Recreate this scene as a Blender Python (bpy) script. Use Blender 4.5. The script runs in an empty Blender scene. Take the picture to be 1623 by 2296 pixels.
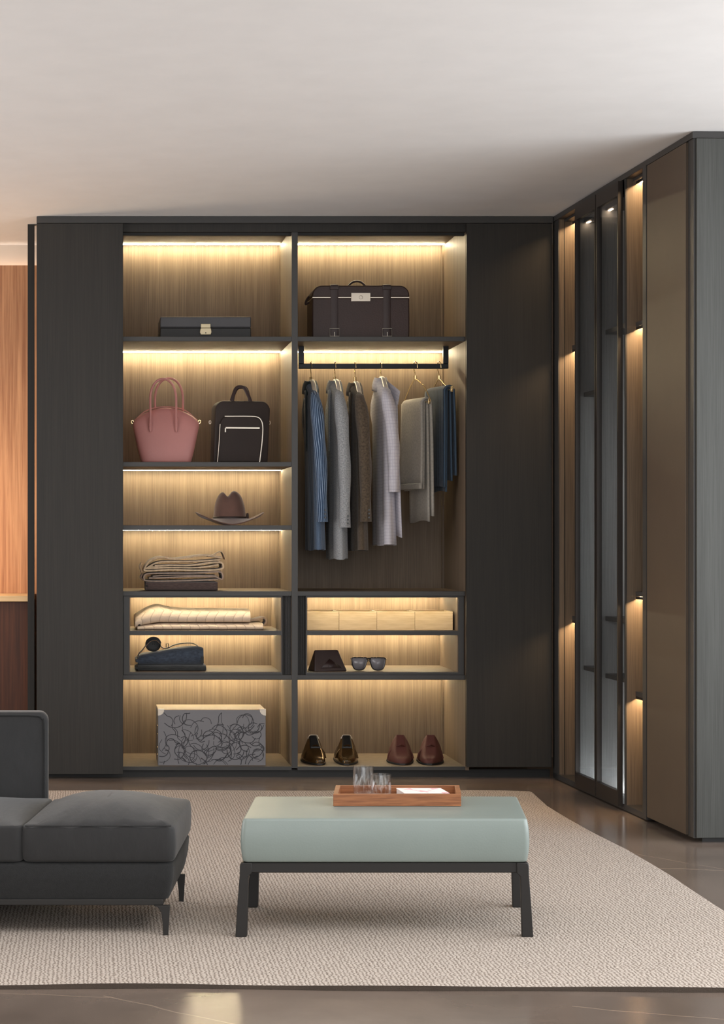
import bpy, math, random
from math import sin, cos, pi, radians, sqrt, atan2
from mathutils import Matrix, Vector

random.seed(7)
S = bpy.context.scene
COL = S.collection

# ------------------------------------------------------------------ camera
F, VX, HY, CH = 4167.0, 200.0, 1205.0, 1.166     # focal length in px, vanishing point, horizon row, eye height


def XX(px, Y): return (px - VX) * Y / F
def ZZ(py, Y): return CH - (py - HY) * Y / F


cam = bpy.data.cameras.new('camera')
cam.sensor_fit = 'HORIZONTAL'
cam.sensor_width = 36.0
cam.lens = F / 1623.0 * 36.0
cam.shift_x = (811.5 - VX) / 1623.0
cam.shift_y = (HY - 1148.0) / 1623.0
cam.clip_end = 60
camo = bpy.data.objects.new('camera', cam)
camo.location = (0, 0, CH)
camo.rotation_euler = (pi / 2, 0, 0)
COL.objects.link(camo)
S.camera = camo

# ------------------------------------------------------------------ world, lights, exposure
S.view_settings.view_transform = 'Standard'
S.view_settings.look = 'None'
S.view_settings.gamma = 1.0
S.view_settings.exposure = 0.0
S.view_settings.use_curve_mapping = False
S.cycles.use_denoising = True
S.cycles.max_bounces = 10
S.cycles.diffuse_bounces = 5
S.cycles.sample_clamp_indirect = 6.0
S.cycles.caustics_reflective = False
S.cycles.caustics_refractive = False

W = bpy.data.worlds.new('world')
W.use_nodes = True
W.node_tree.nodes['Background'].inputs[0].default_value = (0.80, 0.90, 1.0, 1)
W.node_tree.nodes['Background'].inputs[1].default_value = 0.6
S.world = W


CZ = ZZ(487, 9.0)                     # ceiling height


def area(name, loc, rot, sx, sy, power, color):
    l = bpy.data.lights.new(name, 'AREA')
    l.shape = 'RECTANGLE'
    l.size, l.size_y, l.energy, l.color = sx, sy, power, color
    o = bpy.data.objects.new(name, l)
    o.location, o.rotation_euler = loc, rot
    COL.objects.link(o)
    return o


# daylight through the tall window in the right wall; the area lights after it are added fills
area('window_daylight', (3.72, 4.75, 1.40), (0, radians(90), 0), 2.3, 4.1, 145, (0.96, 0.98, 1.0))
area('front_fill', (0.2, -2.1, 1.45), (radians(90), 0, 0), 5.0, 2.3, 108, (1.0, 0.99, 0.97))  # added fill from the open front, brightens clothes and doors
area('overhead_fill', (0.9, 3.2, CZ - .03), (0, 0, 0), 3.2, 2.2, 72, (1.0, 0.98, 0.95))  # unseen fill added overhead to brighten the bench top, sofa and rug
area('left_fill', (-3.5, 5.9, 1.30), (0, radians(-90), 0), 2.2, 5.0, 118, (0.98, 0.98, 1.0))  # added fill before the solid left wall, evens out the far ceiling

# ------------------------------------------------------------------ mesh builder


class MB:
    def __init__(s): s.v, s.f, s.uv = [], [], []

    def add(s, vs, fs, uvs=None):
        b = len(s.v)
        s.v += [tuple(p) for p in vs]
        for i, f in enumerate(fs):
            s.f.append(tuple(b + k for k in f))
            s.uv.append(uvs[i] if uvs else [(vs[k][0] + vs[k][1], vs[k][2]) for k in f])
        return s

    def box(s, x0, x1, y0, y1, z0, z1):
        v = [(x0, y0, z0), (x1, y0, z0), (x1, y1, z0), (x0, y1, z0), (x0, y0, z1), (x1, y0, z1), (x1, y1, z1), (x0, y1, z1)]
        return s.add(v, [(0, 3, 2, 1), (4, 5, 6, 7), (0, 1, 5, 4), (1, 2, 6, 5), (2, 3, 7, 6), (3, 0, 4, 7)])

    def loft(s, rings, closed=True, caps=(True, True), Lu=None):
        n, m = len(rings[0]), len(rings)
        v = [p for r in rings for p in r]
        if Lu is None:
            big = max(rings, key=lambda r: sum((Vector(r[k]) - Vector(r[(k + 1) % n])).length for k in range(n)))
            Lu = sum((Vector(big[k]) - Vector(big[(k + 1) % n])).length for k in range(n))
        vv = [0.0]
        for i in range(1, m):
            c0 = sum((Vector(p) for p in rings[i - 1]), Vector()) / n
            c1 = sum((Vector(p) for p in rings[i]), Vector()) / n
            vv.append(vv[-1] + (c1 - c0).length + 1e-5)
        f, uv = [], []
        k = n if closed else n - 1
        for i in range(m - 1):
            for j in range(k):
                j2 = (j + 1) % n
                f.append((i * n + j, i * n + j2, (i + 1) * n + j2, (i + 1) * n + j))
                a, b = j / n * Lu, (j + 1) / n * Lu
                uv.append([(a, vv[i]), (b, vv[i]), (b, vv[i + 1]), (a, vv[i + 1])])
        if closed:
            if caps[0]:
                f.append(tuple(reversed(range(n)))); uv.append([(rings[0][q][0], rings[0][q][1]) for q in reversed(range(n))])
            if caps[1]:
                f.append(tuple((m - 1) * n + q for q in range(n))); uv.append([(rings[-1][q][0], rings[-1][q][1]) for q in range(n)])
        return s.add(v, f, uv)

    def tube(s, path, r, n=8, closed=False, flat=None):
        P = [Vector(p) for p in path]
        rings, up = [], None
        for i, p in enumerate(P):
            a = P[i - 1] if (i > 0 or closed) else p
            b = P[(i + 1) % len(P)] if (i < len(P) - 1 or closed) else p
            t = (b - a).normalized()
            if up is None:
                up = Vector((0, 0, 1)) if abs(t.z) < .9 else Vector((0, 1, 0))
            up = (up - t * up.dot(t))
            if up.length < 1e-4:
                up = t.orthogonal()
            up.normalize()
            sd = t.cross(up)
            rr = r[i] if isinstance(r, (list, tuple)) else r
            r2 = rr * (flat or 1)
            rings.append([p + sd * (cos(2 * pi * k / n) * rr) + up * (sin(2 * pi * k / n) * r2) for k in range(n)])
        if closed:
            rings.append(rings[0])
        return s.loft(rings, caps=(not closed, not closed))

    def lathe(s, prof, n=32, c=(0, 0), flute=None):
        rings = []
        for (r, z) in prof:
            ring = []
            for k in range(n):
                a = 2 * pi * k / n
                rr = r * (flute(a, z) if flute else 1)
                ring.append((c[0] + rr * cos(a), c[1] + rr * sin(a), z))
            rings.append(ring)
        return s.loft(rings)

    def sheet(s, rows):
        n = len(rows[0])
        v = [p for r in rows for p in r]
        f, uv = [], []
        vv = [0.0]
        for i in range(1, len(rows)):
            vv.append(vv[-1] + (Vector(rows[i][n // 2]) - Vector(rows[i - 1][n // 2])).length)
        for i in range(len(rows) - 1):
            uu = 0
            for j in range(n - 1):
                d = (Vector(rows[i][j + 1]) - Vector(rows[i][j])).length
                f.append((i * n + j, i * n + j + 1, (i + 1) * n + j + 1, (i + 1) * n + j))
                uv.append([(uu, vv[i]), (uu + d, vv[i]), (uu + d, vv[i + 1]), (uu, vv[i + 1])])
                uu += d
        return s.add(v, f, uv)

    def prism(s, poly, y0, y1):
        """polygon in x,z extruded along y"""
        n = len(poly)
        v = [(p[0], y0, p[1]) for p in poly] + [(p[0], y1, p[1]) for p in poly]
        f = [tuple(range(n)), tuple(reversed(range(n, 2 * n)))]
        f += [(i, i + n, (i + 1) % n + n, (i + 1) % n) for i in range(n)]
        return s.add(v, f)

    def move(s, fn):
        s.v = [tuple(fn(*p)) for p in s.v]
        return s

    def rot(s, ang, axis='Z', o=(0, 0, 0)):
        M = Matrix.Translation(Vector(o)) @ Matrix.Rotation(ang, 4, axis) @ Matrix.Translation(-Vector(o))
        s.v = [tuple(M @ Vector(p)) for p in s.v]
        return s

    def build(s, name, mat, parent=None, smooth=True, bevel=0, sub=0, solid=0, world=False, angle=35):
        if world and parent is not None:
            l = parent.location
            s.v = [(p[0] - l.x, p[1] - l.y, p[2] - l.z) for p in s.v]
        me = bpy.data.meshes.new(name)
        me.from_pydata(s.v, [], s.f)
        ul = me.uv_layers.new(name='UVMap')
        i = 0
        for fu in s.uv:
            for u in fu:
                ul.data[i].uv = u
                i += 1
        me.materials.append(mat)
        import bmesh
        bm = bmesh.new()
        bm.from_mesh(me)
        bmesh.ops.recalc_face_normals(bm, faces=bm.faces)
        bm.to_mesh(me)
        bm.free()
        if smooth:
            me.polygons.foreach_set('use_smooth', [True] * len(me.polygons))
            if not sub:
                me.set_sharp_from_angle(angle=radians(angle))
        o = bpy.data.objects.new(name, me)
        COL.objects.link(o)
        if parent is not None:
            o.parent = parent
        if solid:
            m = o.modifiers.new('thickness', 'SOLIDIFY'); m.thickness = solid; m.offset = 0
        if bevel:
            m = o.modifiers.new('edges', 'BEVEL'); m.width = bevel; m.segments = 2; m.limit_method = 'ANGLE'
        if sub:
            m = o.modifiers.new('smoothing', 'SUBSURF'); m.levels = sub; m.render_levels = sub
        return o


def thing(name, label, cat, loc, rz=0, group=None):
    o = bpy.data.objects.new(name, None)
    o.empty_display_size = .1
    COL.objects.link(o)
    o.location = loc
    o.rotation_euler = (0, 0, rz)
    o['label'] = label
    o['category'] = cat
    if group:
        o['group'] = group
    return o


def struct(o):
    o['kind'] = 'structure'
    return o


def copy_tree(o, parent=None):
    c = o.copy()
    COL.objects.link(c)
    if parent is not None:
        c.parent = parent
    for ch in list(o.children):
        copy_tree(ch, c)
    return c


def catmull(P, n=6, closed=False):
    P = [Vector(p) for p in P]
    out = []
    m = len(P)
    for i in range(m if closed else m - 1):
        p1, p2 = P[i], P[(i + 1) % m]
        p0 = P[i - 1] if (i > 0 or closed) else p1 * 2 - p2
        p3 = P[(i + 2) % m] if (i + 2 < m or closed) else p2 * 2 - p1
        for k in range(n):
            t = k / n
            out.append(.5 * (2 * p1 + (p2 - p0) * t + (2 * p0 - 5 * p1 + 4 * p2 - p3) * t * t + (3 * p1 - p0 - 3 * p2 + p3) * t ** 3))
    if not closed:
        out.append(P[-1])
    return out


def sell(a, b, n=2.0, N=32, cx=0, cy=0):
    out = []
    for k in range(N):
        t = 2 * pi * k / N
        c, s_ = cos(t), sin(t)
        out.append((cx + a * math.copysign(abs(c) ** (2 / n), c), cy + b * math.copysign(abs(s_) ** (2 / n), s_)))
    return out


def rrect(x0, x1, y0, y1, r, n=5, per=4):
    """rounded rectangle outline with points along its sides too"""
    out = []
    C = [(x1 - r, y1 - r, 0), (x0 + r, y1 - r, 90), (x0 + r, y0 + r, 180), (x1 - r, y0 + r, 270)]
    for i, (cx, cy, a0) in enumerate(C):
        for k in range(n + 1):
            a = radians(a0 + 90 * k / n)
            out.append((cx + r * cos(a), cy + r * sin(a)))
        nx = C[(i + 1) % 4]
        a = radians(nx[2])
        q = (nx[0] + r * cos(a), nx[1] + r * sin(a))
        p = out[-1]
        for k in range(1, per):
            out.append((p[0] + (q[0] - p[0]) * k / per, p[1] + (q[1] - p[1]) * k / per))
    return out


# ------------------------------------------------------------------ materials
def lin(c):
    return tuple(((x / 255) / 12.92 if x / 255 <= .04045 else ((x / 255 + .055) / 1.055) ** 2.4) for x in c) + (1,)


def nodes(name):
    m = bpy.data.materials.new(name)
    m.use_nodes = True
    nt = m.node_tree
    return m, nt, nt.nodes['Principled BSDF']


def N(nt, t, **kw):
    n = nt.nodes.new(t)
    for k, v in kw.items():
        setattr(n, k, v)
    return n


def coords(nt, kind, scale, rot=(0, 0, 0)):
    tc = N(nt, 'ShaderNodeTexCoord')
    mp = N(nt, 'ShaderNodeMapping')
    mp.inputs['Scale'].default_value = scale
    mp.inputs['Rotation'].default_value = rot
    nt.links.new(tc.outputs[kind], mp.inputs['Vector'])
    return mp.outputs[0]


def noise(nt, vec, scale, detail=3, rough=.55, dist=0):
    n = N(nt, 'ShaderNodeTexNoise')
    n.inputs['Scale'].default_value = scale
    n.inputs['Detail'].default_value = detail
    n.inputs['Roughness'].default_value = rough
    n.inputs['Distortion'].default_value = dist
    nt.links.new(vec, n.inputs['Vector'])
    return n.outputs[0]


def ramp(nt, fac, stops):
    r = N(nt, 'ShaderNodeValToRGB')
    e = r.color_ramp.elements
    while len(e) > 1:
        e.remove(e[0])
    e[0].position, e[0].color = stops[0]
    for p, c in stops[1:]:
        k = e.new(p)
        k.color = c
    nt.links.new(fac, r.inputs[0])
    return r.outputs[0]


def bump(nt, b, h, strength, dist=.01):
    k = N(nt, 'ShaderNodeBump')
    k.inputs['Strength'].default_value = strength
    k.inputs['Distance'].default_value = dist
    nt.links.new(h, k.inputs['Height'])
    nt.links.new(k.outputs[0], b.inputs['Normal'])


def math_node(nt, op, a, b=None, c=None):
    n = N(nt, 'ShaderNodeMath', operation=op)
    for i, x in enumerate((a, b, c)):
        if x is None:
            continue
        if isinstance(x, (int, float)):
            n.inputs[i].default_value = x
        else:
            nt.links.new(x, n.inputs[i])
    return n.outputs[0]


def plain(name, c, rough=.5, metal=0, var=.12, vs=6, bmp=0, bs=200, spec=.5, sheen=0, coat=0, kind='Object', stretch=(1, 1, 1)):
    m, nt, b = nodes(name)
    b.inputs['Roughness'].default_value = rough
    b.inputs['Metallic'].default_value = metal
    b.inputs['Specular IOR Level'].default_value = spec
    b.inputs['Sheen Weight'].default_value = sheen
    b.inputs['Coat Weight'].default_value = coat
    l = lin(c)
    v = coords(nt, kind, stretch)
    nt.links.new(ramp(nt, noise(nt, v, vs), [(.3, tuple(x * (1 - var) for x in l[:3]) + (1,)), (.7, tuple(min(1, x * (1 + var)) for x in l[:3]) + (1,))]), b.inputs['Base Color'])
    if bmp:
        bump(nt, b, noise(nt, v, bs, 4), bmp, .004)
    return m


def wood(name, dark, light, rough=.5, grain=(55, 55, 1.1), spec=.4, bmp=.08, big=(7, 7, .25), coat=0):
    """straight grained veneer; the long axis of the grain is the small number in grain"""
    m, nt, b = nodes(name)
    b.inputs['Roughness'].default_value = rough
    b.inputs['Specular IOR Level'].default_value = spec
    b.inputs['Coat Weight'].default_value = coat
    fine = noise(nt, coords(nt, 'Object', grain), 3.0, 4, .6, .3)
    wide = noise(nt, coords(nt, 'Object', big), 1.6, 3, .5, .4)
    mix = math_node(nt, 'ADD', math_node(nt, 'MULTIPLY', fine, .68), math_node(nt, 'MULTIPLY', wide, .32))
    nt.links.new(ramp(nt, mix, [(.36, lin(dark)), (.64, lin(light))]), b.inputs['Base Color'])
    bump(nt, b, fine, bmp, .002)
    return m


def fabric(name, c, c2=None, scale=700, rough=.9, sheen=.2, bmp=.25, stripes=None, checks=None, kind='UV', mott=0):
    """woven cloth; stripes = (pitch m, width share, colour) run along the cloth, checks cross it"""
    m, nt, b = nodes(name)
    b.inputs['Roughness'].default_value = rough
    b.inputs['Specular IOR Level'].default_value = .2
    b.inputs['Sheen Weight'].default_value = sheen
    v = coords(nt, kind, (1, 1, 1))
    l, l2 = lin(c), lin(c2 or tuple(x * .82 for x in c))
    n1 = noise(nt, v, mott or 40, 5, .65)
    col = ramp(nt, n1, [(.36, l2), (.62, l)])
    if stripes or checks:
        sp = N(nt, 'ShaderNodeSeparateXYZ')
        nt.links.new(v, sp.inputs[0])

        def lines(src, pitch, share):
            fr = math_node(nt, 'FRACT', math_node(nt, 'DIVIDE', src, pitch))
            return math_node(nt, 'LESS_THAN', fr, share)
        todo = []
        if stripes:
            todo.append((sp.outputs[0],) + stripes)
        if checks:
            todo += [(sp.outputs[0],) + checks, (sp.outputs[1],) + checks]
        for (src, pitch, share, c3) in todo:
            mx = N(nt, 'ShaderNodeMix', data_type='RGBA')
            nt.links.new(lines(src, pitch, share), mx.inputs[0])
            nt.links.new(col, mx.inputs[6])
            mx.inputs[7].default_value = lin(c3)
            col = mx.outputs[2]
    nt.links.new(col, b.inputs['Base Color'])
    if bmp:
        bump(nt, b, noise(nt, v, scale, 2), bmp, .002)
    return m


def emit(name, c, k):
    m = bpy.data.materials.new(name)
    m.use_nodes = True
    nt = m.node_tree
    nt.nodes.clear()
    e = N(nt, 'ShaderNodeEmission')
    e.inputs[0].default_value = c
    e.inputs[1].default_value = k
    o = N(nt, 'ShaderNodeOutputMaterial')
    nt.links.new(e.outputs[0], o.inputs[0])
    return m


def pane_glass(name, tint, rough=.06, ior=1.45):
    m = bpy.data.materials.new(name)
    m.use_nodes = True
    nt = m.node_tree
    nt.nodes.clear()
    t = N(nt, 'ShaderNodeBsdfTransparent')
    t.inputs[0].default_value = tint
    g = N(nt, 'ShaderNodeBsdfGlossy')
    g.inputs['Roughness'].default_value = rough
    fr = N(nt, 'ShaderNodeFresnel')
    ge = N(nt, 'ShaderNodeNewGeometry')
    # the sheet does not bend light, so both faces use the outside index
    nt.links.new(math_node(nt, 'ADD', math_node(nt, 'MULTIPLY', ge.outputs['Backfacing'], 1 / ior - ior), ior), fr.inputs[0])
    mx = N(nt, 'ShaderNodeMixShader')
    o = N(nt, 'ShaderNodeOutputMaterial')
    nt.links.new(fr.outputs[0], mx.inputs[0])
    nt.links.new(t.outputs[0], mx.inputs[1])
    nt.links.new(g.outputs[0], mx.inputs[2])
    nt.links.new(mx.outputs[0], o.inputs[0])
    return m


LED = (1.0, .835, .53, 1)
M = dict(
    door=wood('dark_oak_veneer', (31, 29, 26), (42, 39, 35), rough=.55, bmp=.12),
    inner=wood('smoked_oak_veneer', (92, 78, 64), (120, 104, 87), rough=.55, grain=(110, 110, 1.3), big=(16, 16, .4)),
    charcoal=plain('charcoal_lacquer', (52, 51, 50), .45, var=.05),
    black=plain('black_plinth', (16, 15, 14), .5, var=.05),
    rail=plain('black_metal', (30, 30, 33), .35, metal=.6, var=.05),
    greyoak=wood('grey_oak_veneer', (57, 58, 55), (72, 73, 70), rough=.6),
    bronze=plain('bronze_lacquer', (74, 62, 50), .5, var=.06),
    greyin=wood('light_grey_veneer', (128, 128, 126), (150, 150, 148), rough=.6),
    frame=plain('dark_bronze_metal', (48, 42, 38), .4, metal=.3, var=.05),
    pane=pane_glass('smoked_glass', (.90, .91, .92, 1)),
    led=emit('warm_led', LED, 150),
    led_dim=emit('dim_warm_led', (1.0, .72, .48, 1), 26),
    led_soft=emit('soft_warm_led', LED, 55),
    fill_low=emit('cool_low_fill', (.95, .98, 1.0, 1), 80),  # hidden fill added to lift the lower glazed bays
    led_small=emit('warm_led_spot', (1.0, .67, .36, 1), 150),
    led_cool=emit('cool_led', (.95, .98, 1.0, 1), 34),
    ceil=plain('white_plaster', (229, 228, 227), .9, var=.02, spec=.1),
    wall=plain('cream_paint', (222, 210, 196), .9, var=.02, spec=.1),
    orange=wood('warm_teak_veneer', (158, 108, 76), (206, 156, 116), grain=(26, 26, .7), big=(6, 6, .3)),
    walnut=wood('walnut_veneer', (58, 30, 18), (92, 52, 32), grain=(30, 30, .8), big=(6, 6, .4)),
    pale=wood('pale_top', (214, 180, 132), (232, 200, 156), grain=(1, 40, 40)),
    tray=wood('tray_walnut', (112, 68, 42), (162, 106, 68), grain=(3, 40, 60), big=(3, 9, 20), rough=.4),
    birch=wood('birch_wood', (206, 176, 132), (228, 202, 160), grain=(3, 30, 55), big=(2, 8, 12)),
    gold=plain('brass', (226, 200, 150), .25, metal=.8, var=.04),
    steel=plain('brushed_steel', (208, 200, 188), .35, metal=.4, var=.04),
    silver=plain('silver_trim', (206, 196, 182), .3, metal=.7, var=.04),
    blackleather=plain('black_leather', (14, 14, 15), .5, bmp=.15, bs=300),
    leather_lid=plain('charcoal_leather', (58, 57, 60), .4, bmp=.15, bs=300),
    beige_metal=plain('beige_metal', (196, 182, 150), .35, metal=.4, var=.04),
    case_brown=plain('brown_case_leather', (54, 36, 32), .5, bmp=.3, bs=160),
    strap_brown=plain('dark_strap_leather', (48, 32, 30), .45, bmp=.2, bs=200),
    pink=plain('pink_leather', (184, 124, 119), .5, var=.05, bmp=.12, bs=260),
    bag_brown=plain('brown_nylon', (38, 26, 21), .7, bmp=.3, bs=500),
    felt=plain('brown_felt', (98, 70, 60), .9, var=.1, vs=18, bmp=.2, bs=300, sheen=.3),
    band=plain('dark_hat_band', (44, 30, 26), .6),
    shoe_black_reflect=plain('black_leather_gold_reflections', (98, 75, 46), .22, metal=.75, var=.05),  # black leather with golden reflections painted into its base colour
    sole=plain('black_sole', (16, 15, 15), .6),
    shoe_brown=plain('brown_suede', (82, 40, 32), .7, bmp=.2, bs=300),
    lining=plain('dark_lining', (18, 13, 12), .8),
    plastic=plain('black_frame_plastic', (26, 24, 24), .25),
    lens=plain('grey_lens', (112, 110, 114), .12, var=.04),
    casebrown=plain('oxblood_leather', (38, 21, 20), .5, bmp=.15, bs=260),
    mint=plain('mint_leather', (126, 137, 133), .38, var=.03, vs=5, bmp=.08, bs=220),
    benchleg=plain('dark_bronze_leg', (21, 18, 16), .55, var=.05),
    sofa=plain('charcoal_felt', (26, 27, 28), .9, var=.2, vs=90, bmp=.4, bs=420, sheen=.08),
    sofa_top=plain('charcoal_velvet', (28, 28, 29), .8, var=.16, vs=16, bmp=.35, bs=34, sheen=.15, stretch=(1.6, .5, .8)),
    white=plain('white_paper', (236, 234, 232), .7, var=.02),
)


def floor_mat():
    m, nt, b = nodes('brown_marble')
    v = coords(nt, 'Object', (1, 1, 1))
    cloud = noise(nt, v, 1.3, 6, .6, .6)
    base = ramp(nt, cloud, [(.3, lin((94, 83, 75))), (.55, lin((116, 103, 94))), (.8, lin((132, 118, 108)))])
    sp = N(nt, 'ShaderNodeSeparateXYZ')
    nt.links.new(v, sp.inputs[0])
    wav = math_node(nt, 'MULTIPLY', math_node(nt, 'SUBTRACT', noise(nt, v, 2.5, 3), .5), .09)
    fine = noise(nt, v, 6.0, 2)
    line = None
    # thin pale veins: start, end, width in metres on the floor
    for (xa, ya, xb, yb, wv) in ((.24, 8.95, 1.10, 8.60, .005), (.03, 4.72, .36, 4.44, .003), (-.35, 4.78, .05, 4.70, .002), (1.95, 7.62, 2.36, 7.32, .004), (1.98, 6.55, 2.9, 6.32, .005),
                                 (2.0, 6.86, 2.5, 6.10, .002), (-1.6, 5.2, -.7, 4.2, .004), (1.2, 4.62, 1.9, 4.35, .002), (2.4, 5.6, 3.5, 5.9, .004), (-3.2, 7.6, -2.2, 6.4, .004)):
        ln_ = sqrt((xb - xa) ** 2 + (yb - ya) ** 2)
        ux, uy = (xb - xa) / ln_, (yb - ya) / ln_
        tt = math_node(nt, 'ADD', math_node(nt, 'MULTIPLY', sp.outputs[0], ux), math_node(nt, 'MULTIPLY_ADD', sp.outputs[1], uy, -(xa * ux + ya * uy)))
        dd = math_node(nt, 'ADD', math_node(nt, 'MULTIPLY', sp.outputs[0], -uy), math_node(nt, 'MULTIPLY_ADD', sp.outputs[1], ux, xa * uy - ya * ux))
        dd = math_node(nt, 'ABSOLUTE', math_node(nt, 'ADD', dd, wav))
        ok = math_node(nt, 'MULTIPLY', math_node(nt, 'GREATER_THAN', tt, 0.0), math_node(nt, 'LESS_THAN', tt, ln_))
        on = math_node(nt, 'MULTIPLY', ok, math_node(nt, 'LESS_THAN', dd, wv))
        line = on if line is None else math_node(nt, 'MAXIMUM', line, on)
    gate = math_node(nt, 'ADD', math_node(nt, 'MULTIPLY', fine, .9), .2)
    mx = N(nt, 'ShaderNodeMix', data_type='RGBA')
    nt.links.new(math_node(nt, 'MULTIPLY', math_node(nt, 'MULTIPLY', line, gate), .6), mx.inputs[0])
    nt.links.new(base, mx.inputs[6])
    mx.inputs[7].default_value = lin((176, 156, 136))
    nt.links.new(mx.outputs[2], b.inputs['Base Color'])
    b.inputs['Roughness'].default_value = .17
    b.inputs['Specular IOR Level'].default_value = .5
    return m


def rug_mat():
    m, nt, b = nodes('woven_wool_rug')
    b.inputs['Roughness'].default_value = .95
    b.inputs['Specular IOR Level'].default_value = .1
    v = coords(nt, 'UV', (1, 1, 1))
    sp = N(nt, 'ShaderNodeSeparateXYZ')
    nt.links.new(v, sp.inputs[0])
    wob = noise(nt, v, 60, 2)
    u = math_node(nt, 'ADD', sp.outputs[0], math_node(nt, 'MULTIPLY', wob, .020))
    rib = math_node(nt, 'ABSOLUTE', math_node(nt, 'SINE', math_node(nt, 'MULTIPLY', u, pi / .0115)))
    row = math_node(nt, 'FLOOR', math_node(nt, 'DIVIDE', u, .0115))
    w = math_node(nt, 'ADD', sp.outputs[1], math_node(nt, 'MULTIPLY', row, .0041))
    knot = math_node(nt, 'ABSOLUTE', math_node(nt, 'SINE', math_node(nt, 'MULTIPLY', w, pi / .0105)))
    h = math_node(nt, 'ADD', math_node(nt, 'MULTIPLY', math_node(nt, 'MULTIPLY', rib, math_node(nt, 'ADD', math_node(nt, 'MULTIPLY', knot, .7), .3)), .55), math_node(nt, 'MULTIPLY', noise(nt, v, 150, 3, .7), .9))
    nt.links.new(ramp(nt, h, [(.22, lin((70, 61, 54))), (.5, lin((140, 128, 118))), (.88, lin((198, 187, 177)))]), b.inputs['Base Color'])
    bump(nt, b, h, .7, .008)
    return m


def cover_mat():
    m, nt, b = nodes('white_cover_with_pink_print')
    v = coords(nt, 'Object', (1, 1, 1))
    n = noise(nt, v, 30, 3)
    nt.links.new(ramp(nt, n, [(.56, lin((238, 234, 232))), (.66, lin((226, 170, 178)))]), b.inputs['Base Color'])
    b.inputs['Roughness'].default_value = .6
    return m


def knit_mat():
    m, nt, b = nodes('cream_cable_knit')
    b.inputs['Roughness'].default_value = .95
    b.inputs['Specular IOR Level'].default_value = .1
    v = coords(nt, 'Object', (1, 1, 1))
    sp = N(nt, 'ShaderNodeSeparateXYZ')
    nt.links.new(v, sp.inputs[0])
    tri = math_node(nt, 'PINGPONG', math_node(nt, 'ADD', sp.outputs[2], sp.outputs[1]), .045)
    u = math_node(nt, 'ADD', sp.outputs[0], math_node(nt, 'MULTIPLY', tri, .5))
    ln = math_node(nt, 'ABSOLUTE', math_node(nt, 'SINE', math_node(nt, 'MULTIPLY', u, pi / .045)))
    ln = math_node(nt, 'POWER', ln, .35)
    h = math_node(nt, 'ADD', ln, math_node(nt, 'MULTIPLY', noise(nt, v, 220, 3), .35))
    nt.links.new(ramp(nt, h, [(.2, lin((166, 144, 124))), (.8, lin((214, 194, 172)))]), b.inputs['Base Color'])
    bump(nt, b, h, .6, .006)
    return m


M['floor'] = floor_mat()
M['rug'] = rug_mat()
M['scribble'] = plain('grey_paper', (112, 111, 114), .6, var=.04)
M['ink'] = plain('black_print', (44, 43, 48), .6, var=.25, vs=30)
M['cover'] = cover_mat()
M['knit'] = knit_mat()
M['glass'] = pane_glass('clear_glass', (.99, .99, .99, 1), .02, 1.9)

# ------------------------------------------------------------------ room shell
FARY = 9.86
XL, XR, YF = -3.6, 3.8, -2.3
struct(MB().box(XL, XR, YF, FARY, -.12, 0).build('floor', M['floor']))
struct(MB().box(XL, XR, YF, FARY, CZ, CZ + .12).build('ceiling', M['ceil']))
struct(MB().box(XL, XR, FARY, FARY + .12, 0, CZ).build('wall_back', M['wall']))
struct(MB().box(XL - .12, XL, YF, FARY, 0, CZ).build('wall_left', M['wall']))
wr = MB()
wr.box(XR, XR + .12, 6.9, FARY, 0, CZ).box(XR, XR + .12, YF, 2.6, 0, CZ).box(XR, XR + .12, 2.6, 6.9, 0, .2).box(XR, XR + .12, 2.6, 6.9, 2.6, CZ)
struct(wr.build('wall_right', M['wall']))
win = struct(MB().box(XR + .03, XR + .09, 2.6, 2.66, .2, 2.6).box(XR + .03, XR + .09, 6.84, 6.9, .2, 2.6).box(XR + .03, XR + .09, 2.66, 6.84, .2, .26)
             .box(XR + .03, XR + .09, 2.66, 6.84, 2.54, 2.6).box(XR + .03, XR + .09, 4.72, 4.78, .26, 2.54).build('window_1', M['frame']))
MB().box(XR + .055, XR + .065, 2.66, 6.84, .26, 2.54).build('pane', M['pane'], win)

# teak panelling and a low walnut cabinet in the room beyond
PT = ZZ(595, 9.8)
pn = MB().box(XL, XX(62, 9.4) + .6, 9.80, 9.815, 0, PT).box(XL, XX(62, 9.4) + .6, 9.815, FARY, 0, PT - .03)
pan = pn.build('trim_1', M['orange'])
struct(pan)
MB().box(XL, -.2, 9.817, 9.835, PT - .03, PT - .022).build('led_strip', emit('cove_led', (1, .82, .66, 1), 6), pan)
t = thing('low_cabinet', 'dark walnut low cabinet with a pale top against the orange teak wall', 'cabinet', (-1.4, 9.5, 0))
zt = ZZ(1336, 9.38)
MB().box(-2.6, -.30, 9.40, 9.79, .06, zt - .030).build('body', M['walnut'], t, world=True, bevel=.002)
MB().box(-2.62, -.285, 9.38, 9.80, zt - .030, zt).build('cabinet_top', M['pale'], t, world=True, bevel=.003)
MB().box(-2.5, -.32, 9.44, 9.78, 0, .06).build('plinth', M['black'], t, world=True)
l = bpy.data.lights.new('table_lamp_glow', 'POINT')
l.energy, l.color, l.shadow_soft_size = 30, (1, .76, .52), .12
lo = bpy.data.objects.new('table_lamp_glow', l)
lo.location = (-1.0, 9.25, zt + .40)
COL.objects.link(lo)

# ------------------------------------------------------------------ the back wardrobe
YD = 8.97                             # face of the sliding doors
YC = 9.02                             # face of the carcass
YB = 9.58                             # inner face of its back panel
wd = thing('wardrobe', 'wide dark oak wardrobe with lit open shelves between two sliding doors', 'wardrobe', (XX(660, YC), YC, 0))


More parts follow.
